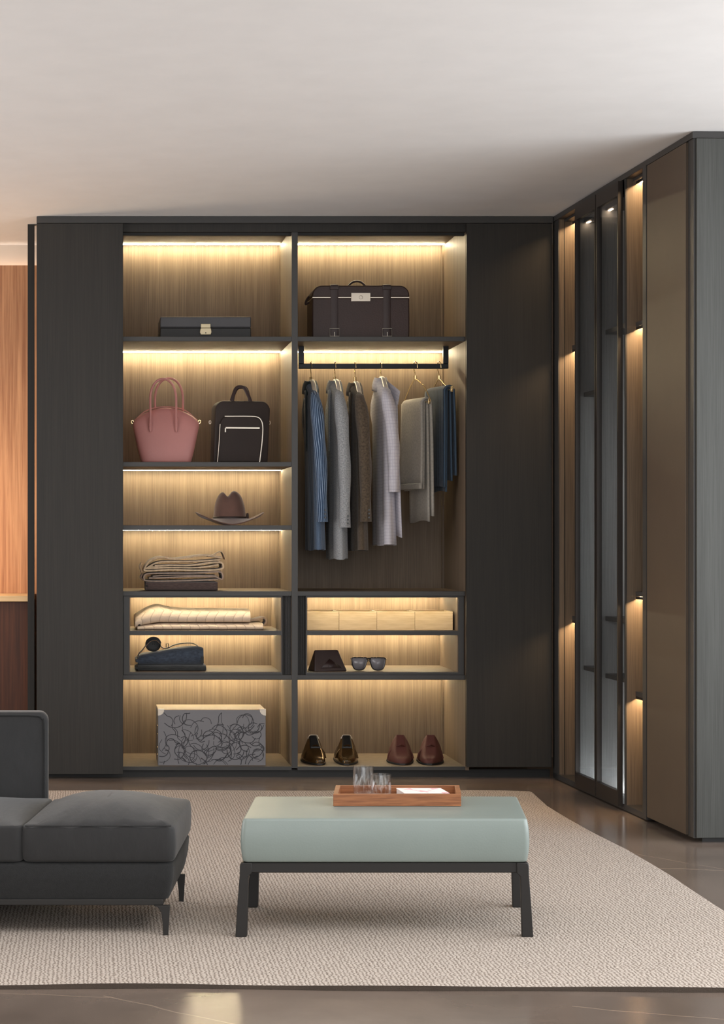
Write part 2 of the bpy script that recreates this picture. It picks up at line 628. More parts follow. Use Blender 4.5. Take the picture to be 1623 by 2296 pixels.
def wpart(name, mb, mat, parent=None, **kw):
    o = mb.build(name, mat, parent or wd, world=False, **kw)
    base = wd.location
    o.data.transform(Matrix.Translation((-base.x, -base.y, -base.z)))
    return o


def cx(px): return XX(px, YC)
def cz(py): return ZZ(py, YC)


xl, xr = cx(270), cx(1043)
xd0, xd1 = cx(654), cx(667)
ztop = cz(510)
zdeck = cz(1719)
wpart('back_panel', MB().box(cx(78), cx(1243), YB, YB + .02, .03, CZ - .002), M['inner'])
wpart('carcass_top', MB().box(xl - .02, xr + .02, YC + .02, YB, ztop, ztop + .02), M['inner'])
wpart('header', MB().box(XX(82, YD), XX(1240, YD), YC - .015, YC + .02, cz(521), CZ - .002), M['door'], bevel=.001)
wpart('crown_trim', MB().box(XX(82, YD), XX(1240, YD), YD, YC - .02, ZZ(500, YD), CZ - .002), M['charcoal'], bevel=.001)
wpart('door_track', MB().box(xl, xr, YC + .021, YC + .05, cz(526), cz(517)), M['black'])
wpart('plinth', MB().box(cx(90), cx(1236), YC + .03, YC + .06, 0, cz(1727)), M['black'])
for a, b in ((cx(264), xl), (xr, xr + .018)):
    wpart('side_panel', MB().box(a, b, YC, YB, cz(1727), ztop + .02), M['inner'])
wpart('side_panel', MB().box(cx(83), cx(92), YC, YB, cz(1735), CZ - .002), M['black'])
p = wpart('side_door', MB().box(XX(62, 9.2), XX(77, 9.2), 9.2, 9.24, .03, ZZ(502, 9.2)), M['door'])
wpart('divider', MB().box(xd0, xd1, YC + .004, YB, cz(1722), ztop), M['inner'])
wpart('divider_edge', MB().box(xd0 - .0005, xd1 + .0005, YC - .004, YC + .004, cz(1722), cz(515)), M['charcoal'])
for px0, px1 in ((626, 637), (991, 1002)):                                   # corner posts at the back of each bay
    wpart('corner_post', MB().box(XX(px0, 9.56), XX(px1, 9.56), 9.555, YB - .001, zdeck, ztop), M['inner'])


def shelf(x0, x1, py0, py1, led=True, y0=YC, y1=YB, back=.045, ledx=None, parent=None):
    z1, z0 = cz(py0), cz(py1)
    o = wpart('shelf', MB().box(x0, x1, y0 + .012, y1, z0, z1), M['inner'])
    wpart('edge_strip', MB().box(x0, x1, y0, y0 + .012, z0 - .0005, z1 + .0005), M['charcoal'], o, bevel=.001)
    if py0 > 1000:
        back = .065
    if led:
        a, b = ledx or (x0, x1)
        wpart('led_strip', MB().box(a + .004, b - .004, y1 - back - .010, y1 - back, z0 - (.004 if py0 < 900 else .001), z0 + .001), M['led'], o)
    return o


for a, b in ((xl, xd0), (xd1, xr)):
    wpart('led_strip', MB().box(a + .004, b - .004, YB - .055, YB - .045, ztop - .004, ztop - .0005), M['led'])
shelf(xl, xd0, 755, 765)
shelf(xd1, xr, 755, 765)
shelf(xl, xd0, 1036, 1046)
shelf(xl, xd0, 1178, 1188)
shelf(xl, xd0, 1326, 1336, led=False)
shelf(xd1, xr, 1326, 1336, led=False)
shelf(xl, xd0, 1514, 1524)
shelf(xd1, xr, 1514, 1524)
shelf(xl, xd0, 1719, 1727, led=False)
shelf(xd1, xr, 1719, 1727, led=False)
# two boxed shelf inserts beside the divider
for (o0, i0, i1, o1) in ((277, 290, 632, 634), (686, 688, 1029, 1041)):
    z0, z1 = cz(1513.5), cz(1336.5)
    fl = wpart('insert_frame', MB().box(cx(o0), cx(i0), YC + .012, 9.52, z0, z1).box(cx(i1), cx(o1), YC + .012, 9.52, z0, z1)
               .box(cx(i0), cx(i1), YC + .012, 9.52, z0, cz(1508)).box(cx(i0), cx(i1), YC + .012, YC + .022, cz(1340), z1).box(cx(i0), cx(i1), YC + .022, 9.52, cz(1338.4), z1), M['charcoal'])
    wpart('insert_side', MB().box(cx(i0), cx(i0) + .004, YC + .02, 9.5, cz(1508), cz(1340)), M['inner'], fl)
    wpart('insert_side', MB().box(cx(i1) - .004, cx(i1), YC + .02, 9.5, cz(1508), cz(1340)), M['inner'], fl)
    wpart('insert_back', MB().box(cx(i0), cx(i1), 9.5, 9.52, cz(1508), cz(1340)), M['inner'], fl)
    wpart('insert_floor', MB().box(cx(i0) + .004, cx(i1) - .004, YC + .02, 9.5, cz(1508), cz(1507)), M['inner'], fl)
    wpart('led_strip', MB().box(cx(i0) + .01, cx(i1) - .01, 9.44, 9.45, cz(1339.2), cz(1338.5)), M['led'], fl)
    wpart('led_strip', MB().box(cx(i0) + .01, cx(i1) - .01, 9.050, 9.056, cz(1338.9), cz(1338.5)), M['led_soft'], fl)
    s_ = wpart('insert_shelf', MB().box(cx(i0) + .004, cx(i1) - .004, YC + .024, 9.5, cz(1424), cz(1415)), M['inner'])
    wpart('edge_strip', MB().box(cx(i0), cx(i1), YC + .012, YC + .024, cz(1424.4), cz(1414.6)), M['charcoal'], s_)
    wpart('led_strip', MB().box(cx(i0) + .01, cx(i1) - .01, 9.44, 9.45, cz(1424.5), cz(1424.1)), M['led'], s_)
for a, b in ((634, 654), (667, 686)):                                        # fluted filler panels
    fp = wpart('fluted_panel', MB().box(cx(a), cx(b), YC + .03, YC + .05, cz(1513.5), cz(1336.5)), M['charcoal'])
    for k in range(5):
        x = cx(a) + (k + .5) * (cx(b) - cx(a)) / 5
        ring = [(x + .0032 * cos(q), YC + .03 - .005 * max(0, sin(q)), 0) for q in [pi * j / 6 for j in range(7)]]
        wpart('flute', MB().loft([[(p[0], p[1], cz(1513)) for p in ring], [(p[0], p[1], cz(1337)) for p in ring]], closed=False), M['charcoal'], fp)
# sliding doors
for a, b, z1, z0 in ((82, 276, 501, 1736), (1046, 1237, 501, 1720)):
    dz = MB().box(XX(a, YD), XX(b, YD), YD, YD + .028, ZZ(z0, YD), ZZ(z1, YD))
    wpart('sliding_door', dz, M['door'], bevel=.0015)
# clothes rail on two flat brackets
YR = 9.27
zr = ZZ(820.5, YR)
rl = wpart('clothes_rail', MB().box(XX(669, YR), XX(1005, YR), YR - .010, YR + .010, ZZ(827, YR), ZZ(815.5, YR)), M['rail'], bevel=.003)
for a, b in ((669, 681), (993, 1005)):
    wpart('bracket', MB().box(XX(a, YR), XX(b, YR), YR - .008, YR + .008, ZZ(815.5, YR), cz(765)), M['rail'], rl, bevel=.001)

# ------------------------------------------------------------------ the corner wardrobe on the right
P0 = Vector((2.246, 9.0))
P1 = Vector((2.308, 7.098))
D = (P1 - P0).normalized()
rw = thing('corner_wardrobe', 'tall dark wardrobe along the right with two smoked glass doors and open lit bays', 'wardrobe', (P0.x, P0.y, 0), atan2(D.y, D.x))


def sp_(px, n=0.0):
    k = (px - VX) / F
    return (k * (P0.y + n * D.x) - P0.x + n * D.y) / (D.x - k * D.y)


def yw(s, n=0.0): return P0.y + s * D.y + n * D.x
def rz(py, px, n=0.0): return ZZ(py, yw(sp_(px, n), n))


DEP = .56
sEnd = (P1 - P0).length


def rpart(name, mb, mat, parent=None, **kw): return mb.build(name, mat, parent or rw, **kw)


zb = rz(1737, 1252)                     # top of the base board
zc = CZ - .026                          # underside of the crown
rpart('crown_trim', MB().box(-.02, sEnd + .006, -.006, .62, zc, CZ - .002), M['charcoal'], bevel=.001)
rpart('base_board', MB().box(0, sp_(1451), .0, DEP, .004, zb), M['charcoal'])
rpart('plinth', MB().box(sp_(1451) + .01, sEnd - .02, .04, DEP, 0, .03), M['black'])
rpart('back_panel', MB().box(0, sEnd, DEP, DEP + .02, .004, zc), M['inner'])
bays = [(1252, 1299, 'inner'), (1299, 1347, 'greyin'), (1347, 1403, 'greyin'), (1403, 1450, 'inner')]
rpart('corner_filler', MB().box(sp_(1240), sp_(1251), 0, .03, .004, zc), M['charcoal'])
TK = .012
for px, mat in ((1252, 'inner'), (1299, 'greyin'), (1347, 'greyin'), (1403, 'inner')):
    s0 = sp_(px)
    rpart('divider', MB().box(s0 - TK, s0, .004, DEP, zb, zc), M[mat])
    rpart('divider_edge', MB().box(s0 - TK - .001, s0 + .001, -.002, .004, zb, zc), M['charcoal'])
rpart('panel_joint', MB().box(sp_(1252) + .0005, sp_(1252) + .002, .028, .031, zb, zc), M['black'])
s0 = sp_(1447); s1 = sp_(1455)
rpart('divider', MB().box(s0, s1, -.012, DEP, .010, zc), M['charcoal'])
rpart('front_panel', MB().box(s1 + .004, sp_(1543), -.01, .02, .022, zc - .004), M['bronze'], bevel=.001)
rpart('corner_post', MB().box(sp_(1543), sEnd, 0, .03, .018, zc), M['charcoal'])
n0 = 0.008
rpart('end_panel', MB().box(sEnd, sEnd + .012, n0, .62, .020, zc - .002), M['greyoak'], bevel=.001)


def rshelf(b0, b1, py, px, mat, led, depth0=.05):
    a, b = sp_(b0), sp_(b1) - TK
    z = rz(py, px, depth0)
    o = rpart('shelf', MB().box(a + .001, b - .001, depth0, DEP, z - .012, z + .008), M['charcoal'])
    if led:
        rpart('led_strip', MB().box(a + .004, b - .004, depth0 + .016, depth0 + .028, z - .015, z - .0125), M['led_small'], o)
        rpart('led_hood', MB().box(a + .002, b - .002, depth0, depth0 + .004, z - .024, z - .0125), M['rail'], o)
    return o


for (b0, b1, ys) in ((1252, 1299, ((776, 1290), (1386, 1290))), (1403, 1450, ((722, 1440), (1332, 1440), (1558, 1440)))):
    nl = .066 if b0 == 1252 else .042
    for py, px in ys:
        rshelf(b0, b1, py, px, 'inner', True, nl)
    a, b = sp_(b0), sp_(b1) - TK
    zt_ = rz(497, 1290, .08) if b0 == 1252 else rz(404, 1440, .06)
    rpart('bay_top', MB().box(a, b, .03, DEP, zt_, zc), M['charcoal'])
    rpart('led_strip', MB().box(a + .004, b - .004, nl + .016, nl + .028, zt_ - .003, zt_ - .0005), M['led_small'])
    rpart('led_hood', MB().box(a + .002, b - .002, nl, nl + .004, zt_ - .012, zt_ - .0005), M['rail'])
for (b0, b1, ys) in ((1299, 1347, ((880, 1325), (1500, 1325))), (1347, 1403, ((738, 1375), (1388, 1375), (1518, 1375)))):
    for py, px in ys:
        rshelf(b0, b1, py, px, 'greyin', False, .02)
    a, b = sp_(b0), sp_(b1) - TK
    rpart('led_strip', MB().box(b - .012, b - .004, .40, .41, zb + .02, zc - .9), M['led_cool'])
    rpart('led_strip', MB().box(a + .02, b - .01, .12, .128, zb + .002, zb + .008), M['fill_low'])  # added fill strip behind the bottom rail, brightens the foot of the bay
# warm spots high in the two glazed bays
for b0, b1 in ((1299, 1347), (1347, 1403)):
    a = sp_(b0)
    rpart('led_strip', MB().box(a + .006, a + .05, .030, .040, zc - .077, zc - .0745), M['led_dim'])
    rpart('bay_top', MB().box(a + .001, sp_(b1) - TK - .001, .02, DEP, zc - .074, zc - .06), M['charcoal'])
# framed glass doors
for (a, b) in ((1300, 1346.5), (1348, 1398)):
    s0, s1 = sp_(a), sp_(b)
    y0, y1 = -.024, -.004
    zt0, zt1 = zc - .065, zc - .003
    d = rpart('glass_door', MB().box(s0, s0 + .014, y0, y1, zb - .01, zt1).box(s1 - .014, s1, y0, y1, zb - .01, zt1)
              .box(s0 + .014, s1 - .014, y0, y1, zt0, zt1).box(s0 + .014, s1 - .014, y0, y1, zb - .01, zb + .055), M['frame'])
    rpart('pane', MB().box(s0 + .013, s1 - .013, -.016, -.012, zb + .05, zt0 + .005), M['pane'], d)

# ------------------------------------------------------------------ things on the shelves
zs1, zs2, zs3, zs4 = cz(755) + .0005, cz(1036) + .0005, cz(1178) + .0005, cz(1326) + .0005
zi, zib, zdk = cz(1415) + .0005, cz(1507) + .0005, zdeck + .0005

# black case with a clasp
Y0 = 9.12
t = thing('leather_case', 'flat black leather case with a beige clasp on the top left shelf', 'case', (XX(461, Y0), Y0 + .13, zs1))
w = (XX(563, Y0) - XX(359, Y0)) / 2
h = ZZ(710, Y0) - zs1
hs = ZZ(735, Y0) - zs1
MB().box(-w, w, -.13, .13, 0, hs - .001).build('case_body', M['blackleather'], t, bevel=.004)
MB().box(-w, w, -.13, .13, hs + .001, h).build('lid', M['leather_lid'], t, bevel=.005)
MB().box(-w + .003, w - .003, -.127, .127, hs - .001, hs + .001).build('seam', M['black'], t)
c = MB().prism([(-.024, .045), (.024, .045), (.027, .036), (.029, .024), (.024, .012), (-.024, .012), (-.029, .024), (-.027, .036)], -.141, -.1305)
c.box(-.024, .024, -.138, -.1305, .046, .066)
cl = c.move(lambda x, y, z: (x, y, z + hs - .047)).build('clasp', M['beige_metal'], t, bevel=.002)
MB().tube([(0, -.142, hs - .026), (0, -.1405, hs - .026)], .003, 10).build('keyhole', M['black'], cl)

# suitcase
Y0 = 9.12
t = thing('suitcase', 'dark brown old fashioned suitcase with two buckled straps on the top right shelf', 'suitcase', (XX(809, Y0), Y0 + .11, zs1))
w = (XX(918, Y0) - XX(700, Y0)) / 2
h = ZZ(640, Y0) - zs1
hm = ZZ(667, Y0) - zs1
k = rrect(-w, w, 0, h + .05, .045, 6, 3)
k = [(x, min(z, 99)) for x, z in k]


def case_outline(inset, lo, hi):
    pts = [(-w + inset, lo), (w - inset, lo)]
    r = .048
    for a in range(0, 91, 10):
        pts.append((w - inset - r + r * cos(radians(a)), hi - r + r * sin(radians(a))))
    for a in range(90, 181, 10):
        pts.append((-w + inset + r + r * cos(radians(a)), hi - r + r * sin(radians(a))))
    return pts


MB().box(-w, w, -.11, .11, 0, hm - .0022).build('case_body', M['case_brown'], t, bevel=.006)
MB().prism(case_outline(0, hm + .0022, h), -.11, .11).build('lid', M['case_brown'], t, bevel=.006)
MB().box(-w + .001, w - .001, -.1105, .1105, hm - .0022, hm + .0022).build('seam_trim', M['silver'], t)
for sx in (XX(749.5, Y0) - t.location.x, XX(867.5, Y0) - t.location.x):
    s_ = MB().tube(catmull([(sx, -.112, .012), (sx, -.1125, hm), (sx, -.1125, h - .012), (sx, -.104, h + .004), (sx, 0, h + .005), (sx, .104, h + .004)], 4), .0185, 8, flat=.14).build('strap', M['strap_brown'], t)
    by = .031
    pth = [(sx - .023, -.118, by - .019), (sx + .023, -.118, by - .019), (sx + .023, -.118, by + .019), (sx - .023, -.118, by + .019)]
    MB().tube(pth, .0028, 6, closed=True).tube([(sx, -.119, by + .002), (sx, -.1195, by - .022)], .002, 6).build('buckle', M['steel'], s_)
    MB().box(sx - .022, sx + .022, -.1185, -.1122, h - .022, h - .004).build('strap_loop', M['strap_brown'], s_, bevel=.002)
px0, px1 = XX(787, Y0) - t.location.x, XX(830, Y0) - t.location.x
lk = MB().box(px0, px1, -.1165, -.1108, ZZ(676, Y0) - zs1, ZZ(657, Y0) - zs1).build('lock_plate', M['silver'], t, bevel=.001)
mx_ = (px0 + px1) / 2
MB().tube([(mx_ + .009 * cos(a), -.1178, hm + .009 * sin(a)) for a in [2 * pi * q / 16 for q in range(16)]], .0012, 5, closed=True).box(mx_ - .001, mx_ + .001, -.1175, -.1165, hm - .005, hm + .005).build('lock_emblem', M['steel'], lk)
MB().tube(catmull([(-.047, 0, h), (-.044, 0, h + .014), (-.02, 0, h + .033), (.012, 0, h + .033), (.036, 0, h + .014), (.04, 0, h)], 5), .0055, 8).build('handle', M['strap_brown'], t)
MB().tube(catmull([(-w - .003, 0, hm + .02), (-w - .016, 0, hm), (-w - .02, 0, hm - .02), (-w - .004, 0, hm - .01)], 4), .005, 8).build('side_strap', M['strap_brown'], t)

# pink handbag
Y0 = 9.22
t = thing('handbag', 'rose pink leather handbag with two tall arched handles', 'bag', (XX(372, Y0), Y0, zs2))
q = Y0 / F
prof = [(0, .112, .058, 5), (.003, .121, .066, 5), (.012, .126, .068, 5), (.06, .139, .066, 4.5), (.12, .153, .059, 4), (.165, .163, .050, 3.6), (.185, .165, .044, 3.2), (.198, .157, .040, 3),
        (.215, .138, .034, 2.8), (.232, .110, .028, 2.6), (.246, .075, .021, 2.4), (.255, .04, .013, 2.2), (.258, .012, .006, 2)]
sc = (ZZ(914, Y0) - zs2) / .258
MB().loft([[(x, y, z * sc) for x, y in sell(a, b, n, 40)] for z, a, b, n in prof]).build('bag_body', M['pink'], t, angle=60)
MB().tube(catmull([(-.155, 0, .2 * sc), (-.1, 0, .243 * sc), (-.04, 0, .2595 * sc), (.04, 0, .2595 * sc), (.1, 0, .243 * sc), (.155, 0, .2 * sc)], 5), .003, 6).build('zip', M['pink'], t)


def arch(y, xa, xb, ztop_, za, back=0):
    zt_ = ztop_
    m_, hw_ = (xa + xb) / 2, (xb - xa) / 2
    top = [(m_ - hw_ * cos(a) * (1 + .10 * sin(a) ** 2), y + .012 * sin(a), za + (zt_ - za) * (.45 + .55 * sin(a))) for a in [pi * k / 10 for k in range(11)]]
    return catmull([(xa, y - .012, za - .05), (xa + .001, y - .008, za), *top, (xb - .001, y - .008, za), (xb, y - .012, za - .05)], 4)


bx = lambda px: XX(px, Y0) - t.location.x
zh = ZZ(851, Y0) - zs2
for y, a, b in ((-.048, 336, 394), (.03, 348, 411)):
    xa, xb = bx(a), bx(b)
    hd = MB().tube(arch(y, xa, xb, zh + (.010 if y > 0 else 0), .225), .0058, 8).build('handle', M['pink'], t)
    if y < 0:
        for x in (xa, xb):
            MB().tube([(x, -.0505, .225), (x, -.058, .19), (x, -.0635, .155)], [.008, .009, .005], 8, flat=.5).build('handle_tab', M['pink'], hd)
for s_ in (-1, 1):
    MB().tube([(s_ * (.166 + .006 * cos(a)), 0, .192 * sc + .008 * sin(a)) for a in [2 * pi * k / 14 for k in range(14)]], .0022, 6, closed=True).build('ring', M['gold'], t)

# laptop bag
Y0 = 9.2
t = thing('laptop_bag', 'dark brown upright laptop bag with silver piping beside the pink handbag', 'bag', (XX(537, Y0), Y0, zs2), radians(8))
hw = .146
hh = ZZ(900, Y0) - zs2


def bag_ring(y, ins):
    pts = [(-hw + .004 + ins, ins), (hw - .012 - ins, ins)]
    r = .045
    for a in range(0, 91, 15):
        pts.append((hw - ins - r + r * cos(radians(a)), hh - ins - r + r * sin(radians(a))))
    for a in range(90, 181, 15):
        pts.append((-hw + ins + r + .012 + r * cos(radians(a)), hh - ins - r + r * sin(radians(a))))
    return [(x, y, z) for x, z in pts]


MB().loft([bag_ring(-.05, .012), bag_ring(-.046, .003), bag_ring(-.03, 0), bag_ring(.03, 0), bag_ring(.046, .003), bag_ring(.05, .012)]).build('bag_body', M['bag_brown'], t, bevel=.002)
pk = []
for x, z in [(-.125, .004), (.085, .004), (.100, .16), (.098, .20), (.080, .222), (.05, .228), (-.07, .228), (-.098, .222), (-.112, .19)]:
    pk.append((x, z))
pkt = MB().prism(pk, -.068, -.048).build('front_pocket', M['bag_brown'], t, bevel=.005)
MB().tube(catmull([(.085, -.069, .004), (.097, -.069, .1), (.101, -.069, .17), (.095, -.069, .205), (.075, -.069, .225), (.03, -.069, .229), (-.09, -.069, .228)], 5), .0032, 6).build('piping', M['silver'], pkt)
MB().tube(catmull([(-.126, -.069, .004), (-.118, -.069, .1), (-.113, -.069, .19)], 5), .0022, 6).build('piping', M['silver'], pkt)
z_ = MB().box(-.085, .085, -.0705, -.068, .168, .175).build('pocket_zip', M['silver'], pkt)
MB().box(-.09, -.084, -.073, -.069, .150, .170).build('zip_pull', M['steel'], z_)
for y, a, b in ((-.03, -.045, .045), (.03, -.035, .060)):
    MB().tube(catmull([(a - .004, y * 1.4, hh - .055), (a, y * 1.25, hh - .004), (a + .012, y * .8, hh + .04), (a + .03, y * .5, hh + .068), (b - .028, y * .5, hh + .068), (b - .010, y * .8, hh + .035), (b + .002, y * 1.25, hh - .004), (b + .004, y * 1.4, hh - .055)], 5), .0085, 8, flat=.45).build('handle', M['strap_brown'], t)
for s_ in (-1, 1):
    MB().tube([(s_ * (hw + .004) + .001 + .005 * cos(a), 0, hh * .66 + .008 * sin(a)) for a in [2 * pi * k / 12 for k in range(12)]], .0022, 6, closed=True).build('ring', M['steel'], t)

# hat
Y0 = 9.25
t = thing('cowboy_hat', 'brown felt cowboy hat with an upturned brim', 'hat', (XX(515, Y0), Y0, zs3))
hc = .118
rows = []
NB = 56
for i in range(14):
    r = i / 13
    row = []
    for k in range(NB):
        a = 2 * pi * k / NB
        rx, ry = .080 + .002, .098
        bulge = 1
        x, y = rx * r * cos(a), ry * r * sin(a)
        z = .032 + (ZZ(1104, Y0) - zs3 - .032) * 1.06 * (1 - r ** 3.4) ** .62
        z -= .030 * math.exp(-((x + .010) / .016) ** 2) * (1 - r ** 2)
        z -= .012 * max(0, -sin(a)) * math.exp(-((r - .75) / .2) ** 2)
        row.append((x - .001, y, z))
    rows.append(row)
MB().loft(rows, caps=(False, False)).build('crown', M['felt'], t, angle=70)
rows = []
for i in range(11):
    u = i / 10
    row = []
    for k in range(NB):
        a = 2 * pi * k / NB
        rx, ry = .080 + .100 * u, .098 + .085 * u
        x, y = rx * cos(a), ry * sin(a)
        lift = abs(cos(a)) ** 1.5
        z = .034 - .031 * u * (1 - .55 * lift) + .046 * lift * u ** 2.2
        x *= 1 - .06 * lift * u ** 3
        row.append((x, y, max(z, .0025)))
    rows.append(row)
MB().loft(rows, closed=True, caps=(False, False)).build('brim', M['felt'], t, solid=.004, angle=70)
MB().loft([[(.0825 * cos(2 * pi * k / NB), .1005 * sin(2 * pi * k / NB), z) for k in range(NB)] for z in (.034, .045)], caps=(False, False)).tube(catmull([(.080, -.03, .04), (.086, -.032, .06), (.088, -.03, .032)], 4), .003, 6).build('hat_band', M['band'], t, solid=.002)


# folded cloth: a ribbon path in one plane given a thickness and pushed through the other direction
def folded(path, th, d0, d1, axis='Y', wob=.004, seg=6, n=5, seed=0, endround=True):
    rnd = random.Random(seed)
    P = catmull([(a, 0, b) for a, b in path], n)
    m = len(P)
    rings = []
    ph = [rnd.uniform(0, 6) for _ in range(4)]
    for j in range(seg + 1):
        y = d0 + (d1 - d0) * j / seg
        e = .78 if (endround and j in (0, seg)) else 1
        Lp, Rp = [], []
        for i, p in enumerate(P):
            a, b = P[max(i - 1, 0)], P[min(i + 1, m - 1)]
            tg = (b - a).normalized()
            nr = Vector((-tg.z, 0, tg.x))
            tt = th[min(len(th) - 1, int(i / m * len(th)))] if isinstance(th, list) else th
            o = wob * (sin(i * .5 + ph[0] + y * 9) * .3 + sin(y * 23 + ph[1]) * .3 * (p.x > 0) + sin(i * .21 + ph[2]) * .2)
            q_ = p + nr * o * .3
            Lp.append((q_ + nr * tt / 2 * e, y + o * .4))
            Rp.append((q_ - nr * tt / 2 * e, y + o * .4))
        ring = Lp + Rp[::-1]
        rings.append([((p.x, yy, p.z) if axis == 'Y' else (yy, p.x, p.z)) for p, yy in ring])
    return MB().loft(rings)


def pxpath(pts, ox, oy, sc, Y, cx0, z0):
    return [(XX(ox + a / sc, Y) - cx0, ZZ(oy + b / sc, Y) - z0) for a, b in pts]


F_beige = fabric('beige_wool', (196, 172, 142), scale=500)
F_taupe = fabric('taupe_wool', (156, 136, 122), scale=500)
F_dark = fabric('dark_brown_cotton', (82, 68, 64), scale=500)
Y0 = 9.1
x0 = XX(405, Y0)
S7 = 1623 / 230
zA = ZZ(1220 + 592 / S7, Y0)            # top of the dark cloth
zB = ZZ(1220 + 445 / S7, Y0)
t = thing('folded_cloth', 'dark brown folded cloth at the bottom of the pile of throws', 'folded cloth', (x0, Y0, zs4))
w0, w1 = XX(300 + 190 / S7, Y0) - x0, XX(300 + 1325 / S7, Y0) - x0
hd = zA - zs4 - .001
for k in range(2):
    zz = hd * (.27 + .48 * k)
    th = hd * .235
    folded([(.24, zz - th * .5), (.1, zz - th * .5), (.012, zz - th * .5), (-.002, zz), (.012, zz + th * .5), (.1, zz + th * .5), (.24, zz + th * .5)], th * .96, w0, w1, 'X', wob=.001, seed=k).build('layer', F_dark, t, angle=70)
MB().loft([[(x, y, z) for y, z in [(-.006, .004), (-.010, hd * .5), (-.006, hd - .004), (.05, hd - .001), (.2, hd - .001), (.2, .001), (.05, .001)]] for x in (w0 + .008, w1)], caps=(True, True)).build('outer_wrap', F_dark, t, bevel=.004)

t = thing('folded_throw', 'taupe wool throw folded in the middle of the pile', 'throw', (x0, Y0, zA), group='folded throws on the lowest open shelf')
pth = pxpath([(1330, 560), (1000, 582), (600, 590), (220, 588), (165, 560), (175, 500), (260, 470), (600, 465), (1000, 462), (1340, 440), (1405, 490), (1400, 560), (1345, 545), (1280, 522), (900, 520), (500, 535), (240, 545)], 300, 1220, S7, Y0, x0, zA - .0015)
folded(pth, .0080, 0, .24, 'Y', seed=3).build('cloth', F_taupe, t, angle=70)
pth = pxpath([(1300, 500), (900, 492), (480, 496), (300, 510)], 300, 1220, S7, Y0, x0, zA)
folded(pth, .0062, .004, .24, 'Y', seed=4).build('inner_fold', F_taupe, t, angle=70)
t2 = thing('folded_throw', 'beige wool throw on top of the pile with a turned up corner', 'throw', (x0, Y0, zB + .0015), group='folded throws on the lowest open shelf')
pth = pxpath([(1400, 225), (1100, 185), (800, 225), (620, 240), (430, 212), (260, 275), (175, 395), (215, 432), (600, 412), (1050, 425), (1370, 405), (1412, 345), (1370, 300), (1200, 305), (900, 345), (600, 345), (330, 350)], 300, 1220, S7, Y0, x0, zB - .001)
folded(pth, .0098, 0, .24, 'Y', seed=5).build('cloth', F_beige, t2, angle=70)
pth = pxpath([(1340, 335), (1000, 378), (600, 378), (230, 392), (215, 380), (400, 290), (700, 283), (1000, 275), (1370, 250)], 300, 1220, S7, Y0, x0, zB)
folded(pth, .0085, .004, .24, 'Y', seed=6).build('inner_fold', F_beige, t2, angle=70)
pth = pxpath([(1200, 205), (1300, 175), (1400, 130), (1440, 150), (1480, 250)], 300, 1220, S7, Y0, x0, zB)
folded(pth, .006, .12, .24, 'Y', seed=8).build('turned_corner', F_beige, t2, angle=70)
for z_, pts in ((t2, [(130, 300), (105, 360), (130, 450)]), (t, [(140, 480), (115, 530), (150, 570)])):
    b0 = pxpath(pts, 300, 1220, S7, Y0, x0, z_.location.z)
    folded(b0, .008, .03, .2, 'Y', seed=9).build('side_fold', F_beige if z_ is t2 else F_taupe, z_, angle=70)

# cream knitted jumper
Y0 = 9.1
x0 = XX(450, Y0)
SK = 1623 / 330
t = thing('folded_jumper', 'cream cable knit jumper folded on the upper left insert shelf', 'jumper', (x0, Y0, zi))
def soft_layer(a0, a1, zlo, zhi, par, nm, yf, seed, ln=24):
    xa, xb = XX(a0, Y0) - x0, XX(a1, Y0) - x0
    rings = []
    for i in range(ln + 1):
        u = i / ln
        e = min(1, .35 + 3.2 * u) ** .5 if u < .2 else 1
        lo, hi = zlo(u), zhi(u)
        hi = lo + (hi - lo) * e
        x = xa + (xb - xa) * u
        rip = .0022 * sin(u * 28 + seed)
        sec = [(.03, 0), (.010, .04), (-.002, .18), (-.008 + rip, .40), (-.007 + rip, .62), (.002, .80), (.020, .90), (.07, .97 + rip * 3), (.14, 1.0), (.22, 1.0), (.25, .9), (.255, .5), (.25, .1), (.22, 0), (.12, 0)]
        rings.append([(x, yf + y * (1 if y > 0 else e), lo + (hi - lo) * v_) for y, v_ in sec])
    return MB().loft(rings).build(nm, M['knit'], par, angle=80)


soft_layer(308, 590, lambda u: 0.0, lambda u: .037 - .002 * u, t, 'lower_fold', .004, 1)
soft_layer(303, 561, lambda u: .012 + .026 * min(1, u * 5) ** .7, lambda u: .104 + .022 * math.exp(-((u - .16) / .13) ** 2) - .004 * u, t, 'upper_fold', -.004, 2)
hx, hz = XX(312, Y0) - x0, ZZ(1401.5, Y0) - zi
MB().lathe([(.0065, 0), (.0055, .0015), (.001, .002)], 12).move(lambda x, y, z: (hx + x * 1.1, -.0012 - z, hz + y * .7)).build('fold_shade', M['lining'], t)  # dark disc painted in for the shaded hole at the end of the fold
cf = pxpath([(1350, 270), (1430, 255), (1500, 240), (1530, 275), (1500, 320), (1440, 335)], 290, 1340, SK, Y0, x0, zi - .003)
folded(cf, .011, .09, .22, 'Y', seed=13).build('cuff', F_taupe, t, angle=70)

